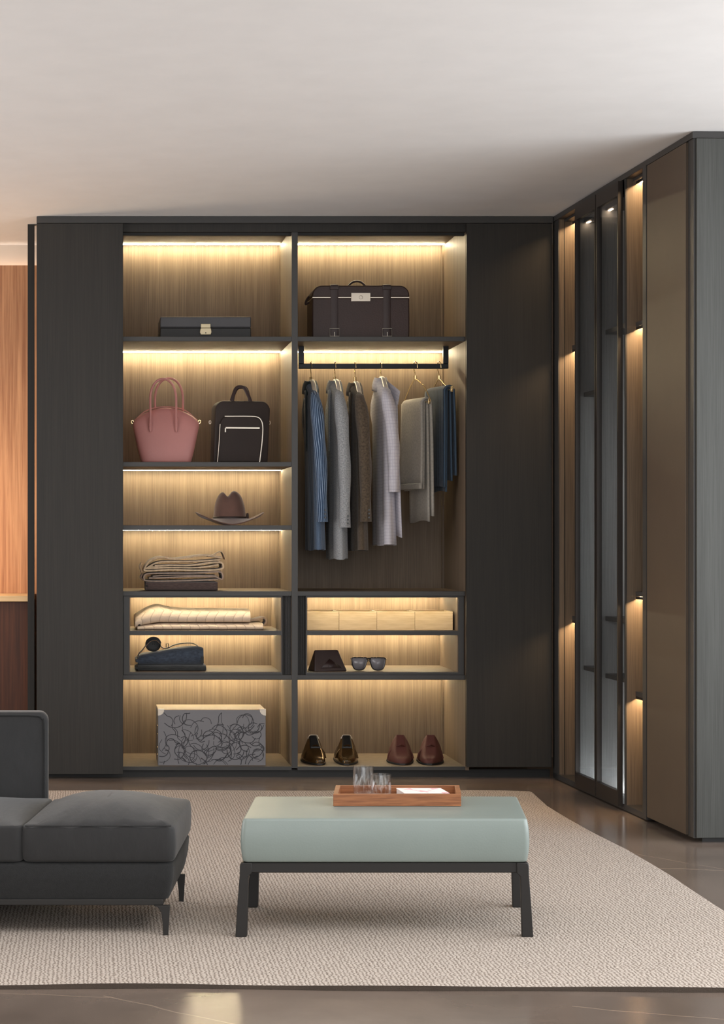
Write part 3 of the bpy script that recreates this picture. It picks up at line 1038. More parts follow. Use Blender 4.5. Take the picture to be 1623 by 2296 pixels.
# jeans
F_navy = fabric('navy_denim', (62, 70, 82), (46, 52, 62), scale=600)
F_grey = fabric('charcoal_cotton', (56, 57, 56), (42, 43, 43), scale=600)
Y0 = 9.1
SJ = 1623 / 190
x0 = XX(383, Y0)
zc1 = ZZ(1425 + 575 / SJ, Y0)
for (nm, lb, z0_, z1a, z1b, a0, a1, mt) in (('folded_trousers', 'charcoal trousers folded at the bottom of the dark pile', zib, zc1, zc1 + .002, 165, 1470, F_grey),
                                       ('folded_trousers', 'navy blue jeans folded on top of the charcoal pair', zc1 + .002, ZZ(1425 + 400 / SJ, Y0), ZZ(1425 + 225 / SJ, Y0), 175, 1420, F_navy)):
    t = thing(nm, lb, 'trousers', (x0, Y0, z0_), group='folded trousers')
    xa, xb = XX(290 + a0 / SJ, Y0) - x0, XX(290 + a1 / SJ, Y0) - x0
    rings = []
    for j in range(15):
        u = j / 14
        hgt = (z1a + (z1b - z1a) * min(1, (u * 1.25)) ** .8 - z0_) * (.93 if j in (0, 14) else 1)
        x = xa + (xb - xa) * u
        yb = .004 if j in (0, 14) else 0
        prof_ = [(.03, 0), (.008, .1), (-.004 + yb, .3), (-.007 + yb, .5), (-.003 + yb, .75), (.01, .93), (.04, 1.0), (.12, .99), (.2, .95), (.24, .7), (.24, .1), (.2, 0), (.1, 0)]
        rings.append([(x, y + .003 * sin(j * 1.1), max(0, v * hgt + (.0015 * sin(j * .9 + y * 30) if v > .2 else 0))) for y, v in prof_])
    MB().loft(rings).build('fold', mt, t, angle=60)
    hh_ = z1a - z0_
    folded([(.0, hh_ * .5), (.05, hh_ * .42), (.15, hh_ * .42), (.2, hh_ * .5)], hh_ * .4, xa - .012, xa + .03, 'X', seed=21).build('leg_end', mt, t, angle=70)
    if mt is F_navy:
        MB().box(xb - .012, xb + .0006, -.0075, -.006, .01, hh_).build('side_seam', F_grey, t)
# belt lying loosely on the jeans
zt_ = ZZ(1425 + 225 / SJ, Y0)
t = thing('leather_belt', 'black leather belt loosely coiled on the navy jeans', 'belt', (x0, Y0 + .06, ZZ(1425 + 380 / SJ, Y0)))
bp = pxpath([(170, 410), (200, 350), (260, 290), (330, 200), (420, 110), (520, 95), (590, 150), (620, 230), (690, 265), (760, 250), (850, 205), (1000, 170), (1200, 160), (1330, 215)], 290, 1425, SJ, Y0, x0, t.location.z)
folded(bp, .004, 0, .032, 'Y', wob=.001, seg=2, n=6, endround=False).build('strap', M['blackleather'], t, angle=70)
folded([(a, b - .004) for a, b in bp[:9]], .0015, .001, .031, 'Y', wob=.001, seg=2, n=6, endround=False).build('strap_lining', plain('tan_leather', (172, 130, 86), .5), t, angle=70)
cpt = pxpath([(470, 190)], 290, 1425, SJ, Y0, x0, t.location.z)[0]
MB().tube(catmull([(cpt[0] + (.027 - .0005 * k) * cos(k * pi / 4), .036, cpt[1] + (.024 - .00045 * k) * sin(k * pi / 4)) for k in range(46)], 3), .015, 8, flat=.13).build('coil', M['blackleather'], t)
bq = pxpath([(735, 210)], 290, 1425, SJ, Y0, x0, t.location.z)[0]
MB().tube([(bq[0] - .006, -.004, bq[1] - .008), (bq[0] + .006, -.004, bq[1] - .008), (bq[0] + .006, -.004, bq[1] + .010), (bq[0] - .006, -.004, bq[1] + .010)], .0022, 6, closed=True).build('buckle', M['rail'], t)

# four pale wooden boxes
Y0 = 9.1
names = ['pale open wooden box at the left end of the row, beside the fluted panels', 'pale open wooden box second from the fluted panels', 'pale open wooden box third from the fluted panels', 'pale open wooden box at the right end of the row']
zt_ = ZZ(1371, Y0) - zi
for k, (a, b) in enumerate(((685.2, 759.6), (760.2, 844.6), (845.2, 929.8), (930.4, 1015))):
    t = thing('wooden_box', names[k], 'box', (XX(a, Y0), Y0, zi), group='wooden boxes in a row')
    wid = XX(b, Y0) - XX(a, Y0)
    MB().box(0, wid, 0, .008, 0, zt_).build('front', M['birch'], t, bevel=.001)
    MB().box(0, wid, .192, .2, 0, zt_).build('back', M['birch'], t, bevel=.001)
    for x in (0, wid - .007):
        MB().box(x, x + .007, .0082, .1918, 0, zt_).build('side', M['birch'], t, bevel=.001)
    MB().box(.007, wid - .007, .0082, .1918, .001, .006).build('bottom', M['birch'], t)

# spectacle case
Y0 = 9.08
t = thing('glasses_case', 'dark oxblood triangular spectacle case', 'case', (XX(736, Y0), Y0 + .03, zib), radians(14))
tri = []
for u, ins in ((0, .0), (.06, .0), (.94, 0), (1, .0)):
    pass
xa, xb, ta, tb = -.086, .084, -.070, .055
hc_ = .104
v = [(xa, -.050, .0), (xb, -.050, .0), (xb, .05, .0), (xa, .05, .0), (ta, .0, hc_), (tb, .0, hc_)]
MB().add(v, [(0, 3, 2, 1), (0, 1, 5, 4), (2, 3, 4, 5), (0, 4, 3), (1, 2, 5)]).build('case_body', M['casebrown'], t, bevel=.006)
MB().add([(-.05, -.0445, .018), (.055, -.0445, .018), (.0, -.027, .06)], [(0, 1, 2)]).build('flap', M['casebrown'], t, solid=.002)
MB().tube([(-.012, -.042, .026), (-.012, -.045, .026)], .003, 8).build('snap', M['strap_brown'], t)

# sunglasses
Y0 = 9.1
t = thing('sunglasses', 'dark framed sunglasses with grey lenses beside the spectacle case', 'sunglasses', (XX(826, Y0), Y0, zib), radians(-7))
hl = ZZ(1474, Y0) - zib


def rim(cx_, s_):
    base = [(-.036, .060), (-.012, .0625), (.018, .0625), (.036, .060), (.036, .040), (.030, .016), (.018, .004), (-.008, .003), (-.024, .012), (-.033, .036)]
    return [(cx_ + s_ * x, 0, .0015 + z * (hl - .0015) / .064) for x, z in base]


for cx_, s_ in ((-.0435, -1), (.0435, 1)):
    P_ = catmull(rim(cx_, s_), 4, True)
    r_ = MB().tube(P_, .0032, 6, closed=True).build('rim', M['plastic'], t)
    MB().add([(p.x, -.0005, p.z) for p in P_] , [tuple(range(len(P_)))]).build('lens', M['lens'], r_, solid=.0018)
    xt = cx_ + s_ * .036
    MB().tube(catmull([(xt, 0, hl * .88), (xt + s_ * .006, .006, hl * .89), (xt + s_ * .005, .06, hl * .86), (xt, .11, hl * .70), (xt - s_ * .002, .135, hl * .25)], 5), .0025, 6).build('temple', M['plastic'], t)
MB().tube(catmull([(-.0095, 0, hl * .88), (0, -.002, hl * .91), (.0095, 0, hl * .88)], 4), .0042, 8).tube(catmull([(-.012, .002, hl * .62), (0, 0, hl * .76), (.012, .002, hl * .62)], 4), .002, 6).build('bridge', M['plastic'], t)

# patterned storage box
def curls(par, x0, x1, hgt):
    rnd = random.Random(11)
    m = MB()
    for k in range(112):
        n = rnd.randint(4, 9)
        px_, pz = x0 + (x1 - x0) * ((k % 14) + rnd.random()) / 14, hgt * ((k // 14) + rnd.random()) / 10
        a, st = rnd.uniform(0, 2 * pi), rnd.uniform(.017, .030)
        turn = rnd.choice((-1, 1)) * rnd.uniform(.45, .8)
        pts = []
        for i in range(n):
            pts.append((px_, 0, pz))
            if rnd.random() < .12:
                turn = -turn * rnd.uniform(.6, 1.3)
            a += turn * rnd.uniform(.6, 1.5)
            px_ += st * cos(a)
            pz += st * sin(a)
        path = [p for p in catmull(pts, 6) if x0 + .003 < p.x < x1 - .003 and .003 < p.z < hgt - .014]
        if len(path) < 6:
            continue
        wd_ = rnd.uniform(.0012, .0021)
        rows = []
        for i, p in enumerate(path):
            q0, q1 = path[max(0, i - 1)], path[min(len(path) - 1, i + 1)]
            if (q1 - q0).length > .02:
                rows = []
                break
            tg = (q1 - q0).normalized()
            nr = Vector((-tg.z, 0, tg.x))
            rows.append([(p + nr * wd_)[:], (p - nr * wd_)[:]])
        if rows:
            m.sheet([[(x, -.1403 - .00001 * (k % 9), z) for x, y, z in r_] for r_ in rows])
    return m.build('printed_curls', M['ink'], par)


Y0 = 9.06
t = thing('storage_box', 'grey storage box printed with black curls and a gold lid', 'box', (XX(475, Y0), Y0 + .14, zdk))
w = (XX(595, Y0) - XX(354, Y0)) / 2
h = ZZ(1591, Y0) - zdk
MB().box(-w, w, -.14, .14, 0, h - .010).build('box_body', M['scribble'], t, bevel=.001)
curls(t, -w, w, h)
MB().box(-w, w, -.14, .14, h - .010, h).build('lid', plain('gold_card', (190, 156, 106), .45, var=.05), t, bevel=.002)
MB().box(-w - .0006, w + .0006, -.1412, -.1402, h - .0125, h - .0015).build('lid_lip', M['scribble'], t)
for s_ in (-1, 1):
    pts = [(0, 0), (-.03, 0), (-.0285, -.012), (-.022, -.022), (-.012, -.0285), (0, -.030)]
    MB().prism([(s_ * (w + .001 + x), h + .001 + z) for x, z in pts], -.1435, -.1403).box(min(s_ * (w + .001), s_ * (w - .03)), max(s_ * (w + .001), s_ * (w - .03)), -.1435, -.115, h + .0002, h + .0016).build('corner_guard', M['silver'], t)
    for z in (.05, .085, .15, .19):
        MB().tube([(s_ * w, -.10, z), (s_ * (w + .004), -.10, z)], [.005, .003], 8).build('rivet', M['gold'], t)


# shoes, toes to the front
def shoe(name, label, px, mat, glossy, rzv=0, mirror=1, peak=.132, group=None, Y=9.07, wide=.056):
    t = thing(name, label, 'shoe', (XX(px, Y), Y, zdk), rzv, group)
    L = .27
    K = 22
    rings = []
    srings = []
    for i in range(25):
        u = i / 24
        y = u * L
        # half width along the shoe, toe at u = 0
        hwid = wide * (sin(pi * min(1, (u + .0) / .62) / 2) ** .42 if u < .62 else 1 - .22 * ((u - .62) / .38) ** 1.5 - .35 * max(0, (u - .9) / .1) ** 2)
        hwid = max(hwid, .012)
        if u < .5:
            top = .036 + (peak - .036) * (max(0, (u - .10) / .40)) ** 1.25 if u > .1 else .020 + .016 * (u / .1) ** .5
        else:
            top = peak - (peak - .082) * min(1, (u - .5) / .22)
        rim_ = top if u < .5 else top * .96
        off = mirror * .010 * sin(pi * u)
        ring = []
        for k in range(K):
            a = pi * k / (K - 1)
            c_, s__ = cos(a), sin(a)
            sharp = 1.0 if u < .15 else max(.35, 1 - (u - .15) * 2.2)
            # section narrows towards the instep
            xw = hwid * math.copysign(abs(c_) ** (.5), c_)
            zz = min(1, 1.05 * s__ ** .8)
            lean = 1 - (1 - sharp) * .74 * zz ** 1.6
            z = .010 + (top - .010) * zz
            x = xw * lean
            ring.append((off + x, y, z))
        if u > .56:                       # foot opening
            for k in range(K):
                q_ = abs(k - (K - 1) / 2)
                if q_ < 5.5:
                    x, y_, z = ring[k]
                    ring[k] = (off + (x - off) * .9, y_, .03 + .02 * (q_ / 5.5))
        ring += [(off + hwid * .98, y, .009), (off, y, .009), (off - hwid * .98, y, .009)][::-1] if False else [(off - hwid * .97, y, .009), (off, y, .009), (off + hwid * .97, y, .009)]
        rings.append(ring)
        srings.append([(off + hwid * 1.04, y - (.002 if i == 0 else 0), 0), (off + hwid * 1.04, y, .0095), (off - hwid * 1.04, y, .0095), (off - hwid * 1.04, y - (.002 if i == 0 else 0), 0)])
    MB().loft(rings).build('upper', mat, t, angle=65)
    MB().loft(srings).build('outsole', M['sole'], t, bevel=.002)
    # saddle strap across the instep and tongue
    pts = []
    for k in range(13):
        a = pi * k / 12
        pts.append((mirror * .008 + (wide * .96) * cos(a) * (1 - .52 * sin(a) ** 1.5), L * (.26 + .12 * abs(cos(a))), .022 + .068 * sin(a) ** .8))
    MB().tube(pts, .0042, 6, flat=.6).build('strap', mat if not glossy else M['shoe_black_reflect'], t)
    if glossy:
        rows = [[(x, y - .0022, z + .0012) for x, y, z in rings[i][7:15]] for i in range(7, 13)]
        MB().sheet(rows).build('tongue', M['blackleather'], t, solid=.001)
        MB().tube([(x, y - .0008, z + .001) for x, y, z in (rings[12][6], rings[12][8], rings[12][10], rings[12][11], rings[12][13], rings[12][15])], .003, 6).build('topline', M['silver'], t)
    if glossy:
        MB().tube([(mirror * .012 * 0 + -.018 + x, .008 + abs(x - .018) * .15, .016) for x in (0, .012, .024, .036)], [.006, .010, .010, .006], 8).build('toe_cap', M['blackleather'], t)
    else:
        for s_ in (-1,):
            MB().tube([(mirror * .006 - .034, L * .50, .088), (mirror * .006 - .028, L * .52, .104)], .008, 8, flat=.4).build('side_opening', M['lining'], t)
    return t


g1 = 'black dress shoes on the wardrobe floor'
g2 = 'brown suede shoes on the wardrobe floor'
shoe('dress_shoe', 'polished black leather shoe next to the divider', 717.5, M['shoe_black_reflect'], True, radians(3), -1, group=g1)
shoe('dress_shoe', 'polished black leather shoe nearer the brown pair', 777.5, M['shoe_black_reflect'], True, radians(-3), 1, group=g1)
shoe('suede_shoe', 'brown suede slip on shoe nearer the black pair', 903, M['shoe_brown'], False, radians(-8), -1, .134, g2, wide=.064)
shoe('suede_shoe', 'brown suede slip on shoe nearer the wardrobe side panel', 963, M['shoe_brown'], False, radians(-8), 1, .134, g2, wide=.064)

# ------------------------------------------------------------------ clothes on the rail
q = YR / F


def hanger(px, label, kind, rz_, group='hangers on the rail'):
    """hook over the rail; neck point at local z = 0"""
    zrail = ZZ(815.5, YR)
    t = thing('coat_hanger', label, 'hanger', (XX(px, YR), YR, zrail), rz_, group)
    hk = catmull([(.003, -.017, -.022), (.002, -.017, -.006), (.001, -.012, .006), (0, 0, .0105), (0, .013, .005), (0, .017, -.012), (0, .015, -.028), (0, .004, -.045), (0, 0, -.06), (0, 0, -.085)], 5)
    MB().tube(hk, .0022, 8).build('hook', M['gold'], t)
    return t


def jacket(px, ytop, yhem, label, name, cat, mat, rz_, drift=0.0, slv=None, hw=.044, slen=.58, hanger_label='', collar=None, shirt=False, lapel=True, seed=0, sleeve_dx=.016):
    ht = hanger(px, hanger_label, 'wood', rz_)
    zt_ = ZZ(ytop, YR)
    dz = zt_ - ht.location.z
    arm = catmull([(.004, -.185, dz - .088), (.004, -.12, dz - .040), (.004, -.05, dz + .002), (0, 0, dz + .010), (.004, .05, dz + .002), (.004, .12, dz - .04), (.004, .185, dz - .088)], 5)
    MB().tube(arm, .011, 8, flat=.55).tube([(0, 0, dz + .008), (0, 0, -.07)], .004, 8).build('shoulder_bar', plain('ivory_wood_%d' % seed, (226, 214, 196), .4), ht)
    MB().tube([(0, 0, -.066), (0, 0, -.085)], .007, 8).build('neck_cap', M['gold'], ht)
    t = thing(name, label, cat, (XX(px, YR), YR, zt_), rz_, 'clothes on the rail')
    L = (yhem - ytop) * q
    rnd = random.Random(seed)
    ph = rnd.uniform(0, 6)
    lv = [(.004, .040, .022), (-.010, .056, .030), (-.030, .098, .034), (-.055, .155, hw * .86), (-.078, .186, hw * .95), (-.11, .196, hw), (-.2, .196, hw), (-.3, .193, hw), (-.4, .195, hw * 1.02), (-.5, .2, hw * 1.04), (-.6, .205, hw * 1.06), (-.7, .208, hw * 1.1), (-L, .212, hw * 1.12)]
    rings = []
    for z, b, a in lv:
        u = min(1, -z / L) if z < 0 else 0
        ring = []
        for k, (x, y) in enumerate(sell(a, b, 2.3, 48)):
            f_ = .007 * u * sin(y * 42 + ph) + .003 * u * sin(y * 95 + ph * 2)
            ring.append((x + f_ + drift * u, y, z + .004 * u * sin(y * 30 + ph)))
        rings.append(ring)
    MB().loft(rings).build('body', mat, t, angle=75)
    for s_ in (-1, 1):
        r2 = []
        for i in range(12):
            u = i / 11
            z = -.066 - slen * u
            rad = .046 * (1 - .22 * u) * (.55 if i == 0 else .86 if i == 1 else 1)
            y = s_ * (.182 + .030 * min(1, u * 5) + .012 * sin(pi * u))
            x = -s_ * 0 + sleeve_dx * min(1, u * 2) + drift * u * .8
            r2.append([(x + rad * .72 * cos(2 * pi * k / 24) + .0025 * sin(u * 14 + k * .8), y + rad * .95 * sin(2 * pi * k / 24), z + .01 * sin(2 * pi * k / 24) * (i == 0)) for k in range(24)])
        sl = MB().loft(r2).build('sleeve', slv or mat, t, angle=75)
        if not shirt and s_ < 0:
            for bq_ in range(3):
                y = s_ * .214 - .037
                z = -.066 - slen + .02 + .018 * bq_
                MB().tube([(sleeve_dx + drift * .8 + .010, y + .002, z), (sleeve_dx + drift * .8 + .010, y - .003, z)], .0045, 8).build('button', M['plastic'], sl)
    # turned down collar and lapel on the open side
    rr = []
    for z, b, a in ((-.052, .088, .040), (-.03, .078, .040), (-.004, .058, .034), (.010, .048, .028), (.006, .040, .020)):
        rr.append([(x - .002, y, z - .02 * (y < 0) * abs(y) / .088) for x, y in sell(a, b, 2.2, 32)])
    MB().loft(rr, caps=(False, False)).build('collar', collar or mat, t, solid=.003, angle=75)
    if lapel:
        ys = [-.085, -.06, -.035, -.012]
        rows = []
        for i in range(9):
            u = i / 8
            z = -.045 - .30 * u
            wdt = .075 * (1 - u) ** .8 + .004
            row = []
            for k in range(5):
                y = -.10 + .045 * u + wdt * k / 4
                yb = max(-.97, min(.97, y / .196))
                xs = -hw * (1 - abs(yb) ** 2.3) ** (1 / 2.3) - .004 - .004 * sin(pi * k / 4)
                row.append((xs + drift * (-z / L), y, z))
            rows.append(row)
        MB().sheet(rows).build('lapel', collar or mat, t, solid=.003, angle=75)
    return t


F_pin = fabric('navy_pinstripe', (58, 78, 104), (48, 66, 90), stripes=(.0125, .22, (150, 170, 194)), mott=60)
F_pinc = fabric('navy_green_wool', (44, 58, 62), (34, 46, 50), mott=60)
F_tweed = fabric('grey_tweed', (166, 168, 170), (120, 124, 128), mott=150, bmp=.5)
F_brown = fabric('brown_herringbone', (92, 80, 66), (66, 56, 46), mott=90, bmp=.4)
F_check = fabric('lilac_check_cotton', (200, 198, 206), (190, 188, 196), checks=(.016, .12, (172, 170, 184)))
RZ = radians(-1)
jacket(697, 858, 1233, 'navy pinstripe jacket hanging nearest the divider', 'suit_jacket', 'jacket', F_pin, RZ, .022, slen=.63, hw=.030, collar=F_pinc, hanger_label='gold hook hanger under the navy pinstripe jacket', seed=1)
jacket(751, 857, 1253, 'light grey tweed jacket hanging second from the divider', 'suit_jacket', 'jacket', F_tweed, RZ, .010, slen=.66, hw=.034, hanger_label='gold hook hanger under the grey tweed jacket', seed=2)
jacket(796, 862, 1234, 'dark brown jacket hanging between the tweed jacket and the checked shirt', 'suit_jacket', 'jacket', F_brown, RZ, .012, slen=.62, hw=.030, hanger_label='gold hook hanger under the dark brown jacket', seed=3)
t = jacket(854, 851, 1222, 'pale lilac checked shirt hanging beside the trousers', 'dress_shirt', 'shirt', F_check, RZ, .016, slen=.50, hw=.036, shirt=True, hanger_label='gold hook hanger under the checked shirt', seed=4, sleeve_dx=.022, lapel=False)
# the open front edge of the shirt, standing off to the right
rows = []
for i in range(13):
    u = i / 12
    rows.append([(.030 + .012 * u + (.022 + .012 * u) * k / 3, -.10 - .03 * k, -.10 - .67 * u - .02 * (k / 3)) for k in range(4)])
MB().sheet(rows).build('front_placket', F_check, t, solid=.003)
MB().sheet([[(.02 + .05 * k / 3 * (1 - i / 6 * .3) + .0 * i, -.06 - .035 * k, -.01 - .02 * k - .024 * i * (1 - .1 * k)) for k in range(4)] for i in range(5)]).build('collar_point', F_check, t, solid=.003)


def trousers(px, ybar, yl, yr, label, mat, rz_, hl, xoff, width=.23, thick=.011, name='hung_trousers', neck_y=845, cuff=None, near=-.10):
    ht = hanger(px, hl, 'wire', rz_)
    zb_ = ZZ(ybar, YR) - ht.location.z
    zn = ZZ(neck_y, YR) - ht.location.z
    half = width / 2 + .035
    MB().tube([(0, 0, -.075), (0, 0, zn - .003)], .0022, 6).build('stem', M['gold'], ht)
    MB().tube([(0, 0, zn - .012), (0, 0, zn + .006)], .008, 8).build('neck_cap', M['gold'], ht)
    cy = xoff
    fr = catmull([(0, cy - half, zb_), (0, cy - half * .98, zb_ + .012), (0, cy - half * .55, zn - .055), (0, -.01, zn - .012), (0, .01, zn - .012), (0, cy + half * .55, zn - .055), (0, cy + half * .98, zb_ + .012), (0, cy + half, zb_)], 5)
    MB().tube(fr, .0026, 8).tube([(0, cy - half, zb_), (0, cy + half, zb_)], .0026, 8).build('wire_frame', M['gold'], ht)
    for s_ in (-1, 1):
        MB().box(-.006, .006, cy + s_ * (half - .012) - .004, cy + s_ * (half - .012) + .004, zb_ - .012, zb_ + .016).build('clip', M['gold'], ht, bevel=.002)
    t = thing(name, label, 'trousers', (XX(px, YR), YR, ZZ(ybar, YR)), rz_, 'trousers on the rail')
    L1, L2 = (yl - ybar) * q, (yr - ybar) * q
    for li, (dl, lab) in enumerate(((0, 'leg'), (.022, 'leg'))):
        off = .009 + li * thick
        n = 13
        path = [(-off - .006 * (1 - i / 9) - .006 * li, -(L1 - dl) * (1 - i / 9)) for i in range(10)]
        path += [(-off * .7, off * .75), (0, off + .001), (off * .7, off * .75)]
        path += [(off + .006 * (i / 9) + .004 * li, -(L2 - dl * 1.2) * i / 9) for i in range(10)]
        rows = []
        for (xn, z) in path:
            row = []
            for k in range(n):
                v_ = k / (n - 1)
                y = cy - width / 2 * (1 - .10 * (1 - li)) + width * (1 - .10 * (1 - li)) * v_ + .018 * (-z) * (v_ - .5)
                fold = .004 * sin(v_ * 9 + li) * min(1, -z * 6 if z < 0 else 0)
                row.append((xn + fold, y, z + .006 * sin(v_ * 5) * (z < -.3)))
            rows.append(row)
        MB().sheet(rows).build(lab, mat, t, solid=.009, angle=75)
    if cuff:
        MB().box(-.042, -.026, cy - width / 2 - .002, cy + width / 2 + .002, -L1 + .0, -L1 + .03).build('turn_up', mat, t, bevel=.004)
    return t


F_gtr = fabric('grey_flannel', (178, 173, 164), (160, 156, 148), mott=90)
F_ntr = fabric('navy_stripe_wool', (38, 50, 64), (28, 39, 52), stripes=(.016, .12, (66, 84, 102)))
trousers(931, 905, 1098, 1170, 'light grey trousers folded over the wire hanger beside the shirt', F_gtr, radians(17), 'gold wire hanger holding the light grey trousers', -.015, .22, cuff=True)
trousers(984, 878, 1104, 1080, 'dark navy trousers folded over the hanger nearest the side panel', F_ntr, radians(15), 'gold wire hanger holding the dark navy trousers', -.01, .22, neck_y=845)

# ------------------------------------------------------------------ rug
RT = .015
xe = [(4.70, 2.02), (5.2, 1.985), (5.75, 1.962), (6.35, 1.985), (6.9, 1.99), (7.3, 1.968), (7.6, 1.965), (8.0, 1.97), (8.25, 1.99), (8.42, 2.005), (8.5, 1.99)]


def edge_x(y):
    for (a, xa), (b, xb) in zip(xe, xe[1:]):
        if y <= b:
            return xa + (xb - xa) * max(0, (y - a) / (b - a))
    return xe[-1][1]


def rug_front(x):
    return 4.80 - .035 * max(0, min(1, (x + .3) / 2.2)) + .006 * sin(x * 7) + .006 * sin(x * 3.1 + 1)


def rug_back(x):
    return 8.49 + .008 * sin(x * 5) - (.05 * max(0, (x - 1.85) / .15) ** 2)


NX, NY = 90, 90
top, bot = [], []
x_left = -2.2
for j in range(NY + 1):
    v_ = j / NY
    row, rb = [], []
    for i in range(NX + 1):
        u = i / NX
        xm = x_left + (1.98 - x_left) * u
        y = rug_front(xm) + (rug_back(xm) - rug_front(xm)) * v_
        x = x_left + (edge_x(y) - x_left) * u
        lift = .0035 * (sin(x * 9 + 1) * .5 + .5) * (max(0, 1 - v_ * 25) + max(0, 1 - (1 - u) * 40) * (sin(y * 7) * .5 + .5))
        e = RT if 0 < i < NX and 0 < j < NY else RT * .7
        row.append((x, y, min(RT, e + lift)))
        rb.append((x, y, max(0.0005, lift - .003)))
    top.append(row)
    bot.append(rb)
rb_ = MB().sheet(top)
edge = [top[0][i] for i in range(NX + 1)] + [top[j][NX] for j in range(1, NY + 1)] + [top[NY][i] for i in range(NX - 1, -1, -1)] + [top[j][0] for j in range(NY - 1, 0, -1)]
edgb = [bot[0][i] for i in range(NX + 1)] + [bot[j][NX] for j in range(1, NY + 1)] + [bot[NY][i] for i in range(NX - 1, -1, -1)] + [bot[j][0] for j in range(NY - 1, 0, -1)]
t = thing('rug', 'large beige ribbed wool rug under the bench and sofa', 'rug', (0, 6.6, 0))
rb_.move(lambda x, y, z: (x, y - 6.6, z)).build('pile', M['rug'], t, angle=80)
MB().loft([[(x, y - 6.6, z) for x, y, z in edgb], [(x, y - 6.6, z) for x, y, z in edge]], caps=(True, False)).build('edge_binding', plain('dark_rug_edge', (74, 64, 56), .95, bmp=.5, bs=300), t)

# ------------------------------------------------------------------ bench
YBF = 5.35
zrug = RT
KB = .165


def cushion(x0, x1, y0, y1, z0, z1, r, bulge, crown, N_=None, wr=0, seed=0, rc=.02):
    rnd = random.Random(seed)
    ph = [rnd.uniform(0, 6) for _ in range(5)]
    lv = []
    for k in range(6):
        a = pi / 2 * k / 5
        lv.append((z0 + r * (1 - sin(a)), r * (1 - cos(a)) * 1.0))
    lv = [(z0 + r * (1 - cos(pi / 2 * k / 5)), r * (1 - sin(pi / 2 * k / 5))) for k in range(6)]
    for k in range(1, 6):
        lv.append((z0 + r + (z1 - z0 - 2 * r) * k / 6, 0))
    lv += [(z1 - r + r * sin(pi / 2 * k / 5), r * (1 - cos(pi / 2 * k / 5))) for k in range(6)]
    rings = []

    def ring(ins, z, cr=0):
        out = []
        for (x, y) in rrect(x0 + ins, x1 - ins, y0 + ins, y1 - ins, max(.004, rc - ins * .5), 5, 10):
            u, v_ = (x - x0) / (x1 - x0), (y - y0) / (y1 - y0)
            hgt = (z - z0) / (z1 - z0)
            b = bulge * sin(pi * min(1, max(0, hgt))) ** .7
            dx = b * (1 if u > .5 else -1) * min(1, abs(u - .5) * 2) ** 6
            dy = b * (1 if v_ > .5 else -1) * min(1, abs(v_ - .5) * 2) ** 6
            zz = z + cr * (1 - abs(2 * u - 1) ** 2.6) * (1 - abs(2 * v_ - 1) ** 2.6)
            if wr and hgt > .3:
                fr = max(0, 1 - abs(v_ - .02) * 4)
                zz += wr * fr * (sin(x * 60 + ph[0]) + .6 * sin(x * 113 + ph[1])) * min(1, hgt)
                zz += wr * .6 * sin(x * 13 + ph[2]) * sin(y * 11 + ph[3]) * (cr > 0)
            out.append((x + dx, y + dy, zz))
        return out
    for z, ins in lv:
        rings.append(ring(ins, z, crown if z >= z1 - 1e-6 else 0))
    m_ = min(x1 - x0, y1 - y0) / 2
    for k in range(1, 9):
        rings.append(ring(r + (m_ * .985 - r) * k / 8, z1, crown))
    return MB().loft(rings)


t = thing('bench', 'mint leather upholstered bench on dark splayed legs', 'bench', (XX(864, YBF), YBF, zrug))
bx0, bx1 = XX(545, YBF) - t.location.x, XX(1181, YBF) - t.location.x
zs_, zt_ = ZZ(1934, YBF) - zrug, ZZ(1838, YBF) - zrug
BD = .465
sh = lambda x, y, z: (x + KB * y, y, z)
cushion(bx0, bx1, .0, BD, zs_, zt_ + .003, .006, .008, .003, rc=.014).move(sh).build('seat_cushion', M['mint'], t, angle=75)
zf = zs_ - .001
fh = (1957 - 1934) * YBF / F
fx0, fx1 = XX(538, YBF) - t.location.x, XX(1185, YBF) - t.location.x
fm = MB().box(fx0 + .008, fx1 - .008, .004, .032, zf - fh, zf).box(fx0 + .008, fx1 - .008, BD - .032, BD - .004, zf - fh, zf)
fm.box(fx0 + .008, fx0 + .036, .032, BD - .032, zf - fh, zf).box(fx1 - .036, fx1 - .008, .032, BD - .032, zf - fh, zf)
fm.move(sh).build('frame', M['benchleg'], t, bevel=.003)
for sx, yy in ((-1, .0), (1, .0), (-1, BD - .036), (1, BD - .036)):
    xo = fx0 if sx < 0 else fx1
    outer = [(0, zf - .004), (.006, zf), (.034, zf), (.034, zf - fh), (.0235, zf - fh - .01), (.0215, .10), (.019, .0), (-.0135, .0), (-.008, .09), (-.001, zf - fh - .004), (-.0008, zf - .015)]
    poly = [(xo + (a if sx < 0 else -a), z) for a, z in outer]
    MB().prism(poly, yy, yy + .036).move(sh).build('leg', M['benchleg'], t, bevel=.002)

# tray, glasses, book
zbt = zrug + zt_ + .0065
YT = 5.575
t = thing('tray', 'rectangular walnut tray on the mint bench', 'tray', (XX(890.5, YT), YT, zbt))
w = (XX(1034, YT) - XX(747, YT)) / 2
h = .036
KT = .17
sh2 = lambda x, y, z: (x + KT * y, y, z)
TD = .205
MB().box(-w, w, 0, .011, 0, h).move(sh2).build('front', M['tray'], t, bevel=.001)
MB().box(-w, w, TD - .011, TD, 0, h).move(sh2).build('back', M['tray'], t, bevel=.001)
for x in (-w, w - .015):
    MB().box(x, x + .015, .0112, TD - .0112, 0, h).move(sh2).build('side', M['tray'], t, bevel=.001)
MB().box(-w + .015, w - .015, .0112, TD - .0112, .002, .008).move(sh2).build('tray_bottom', M['tray'], t)


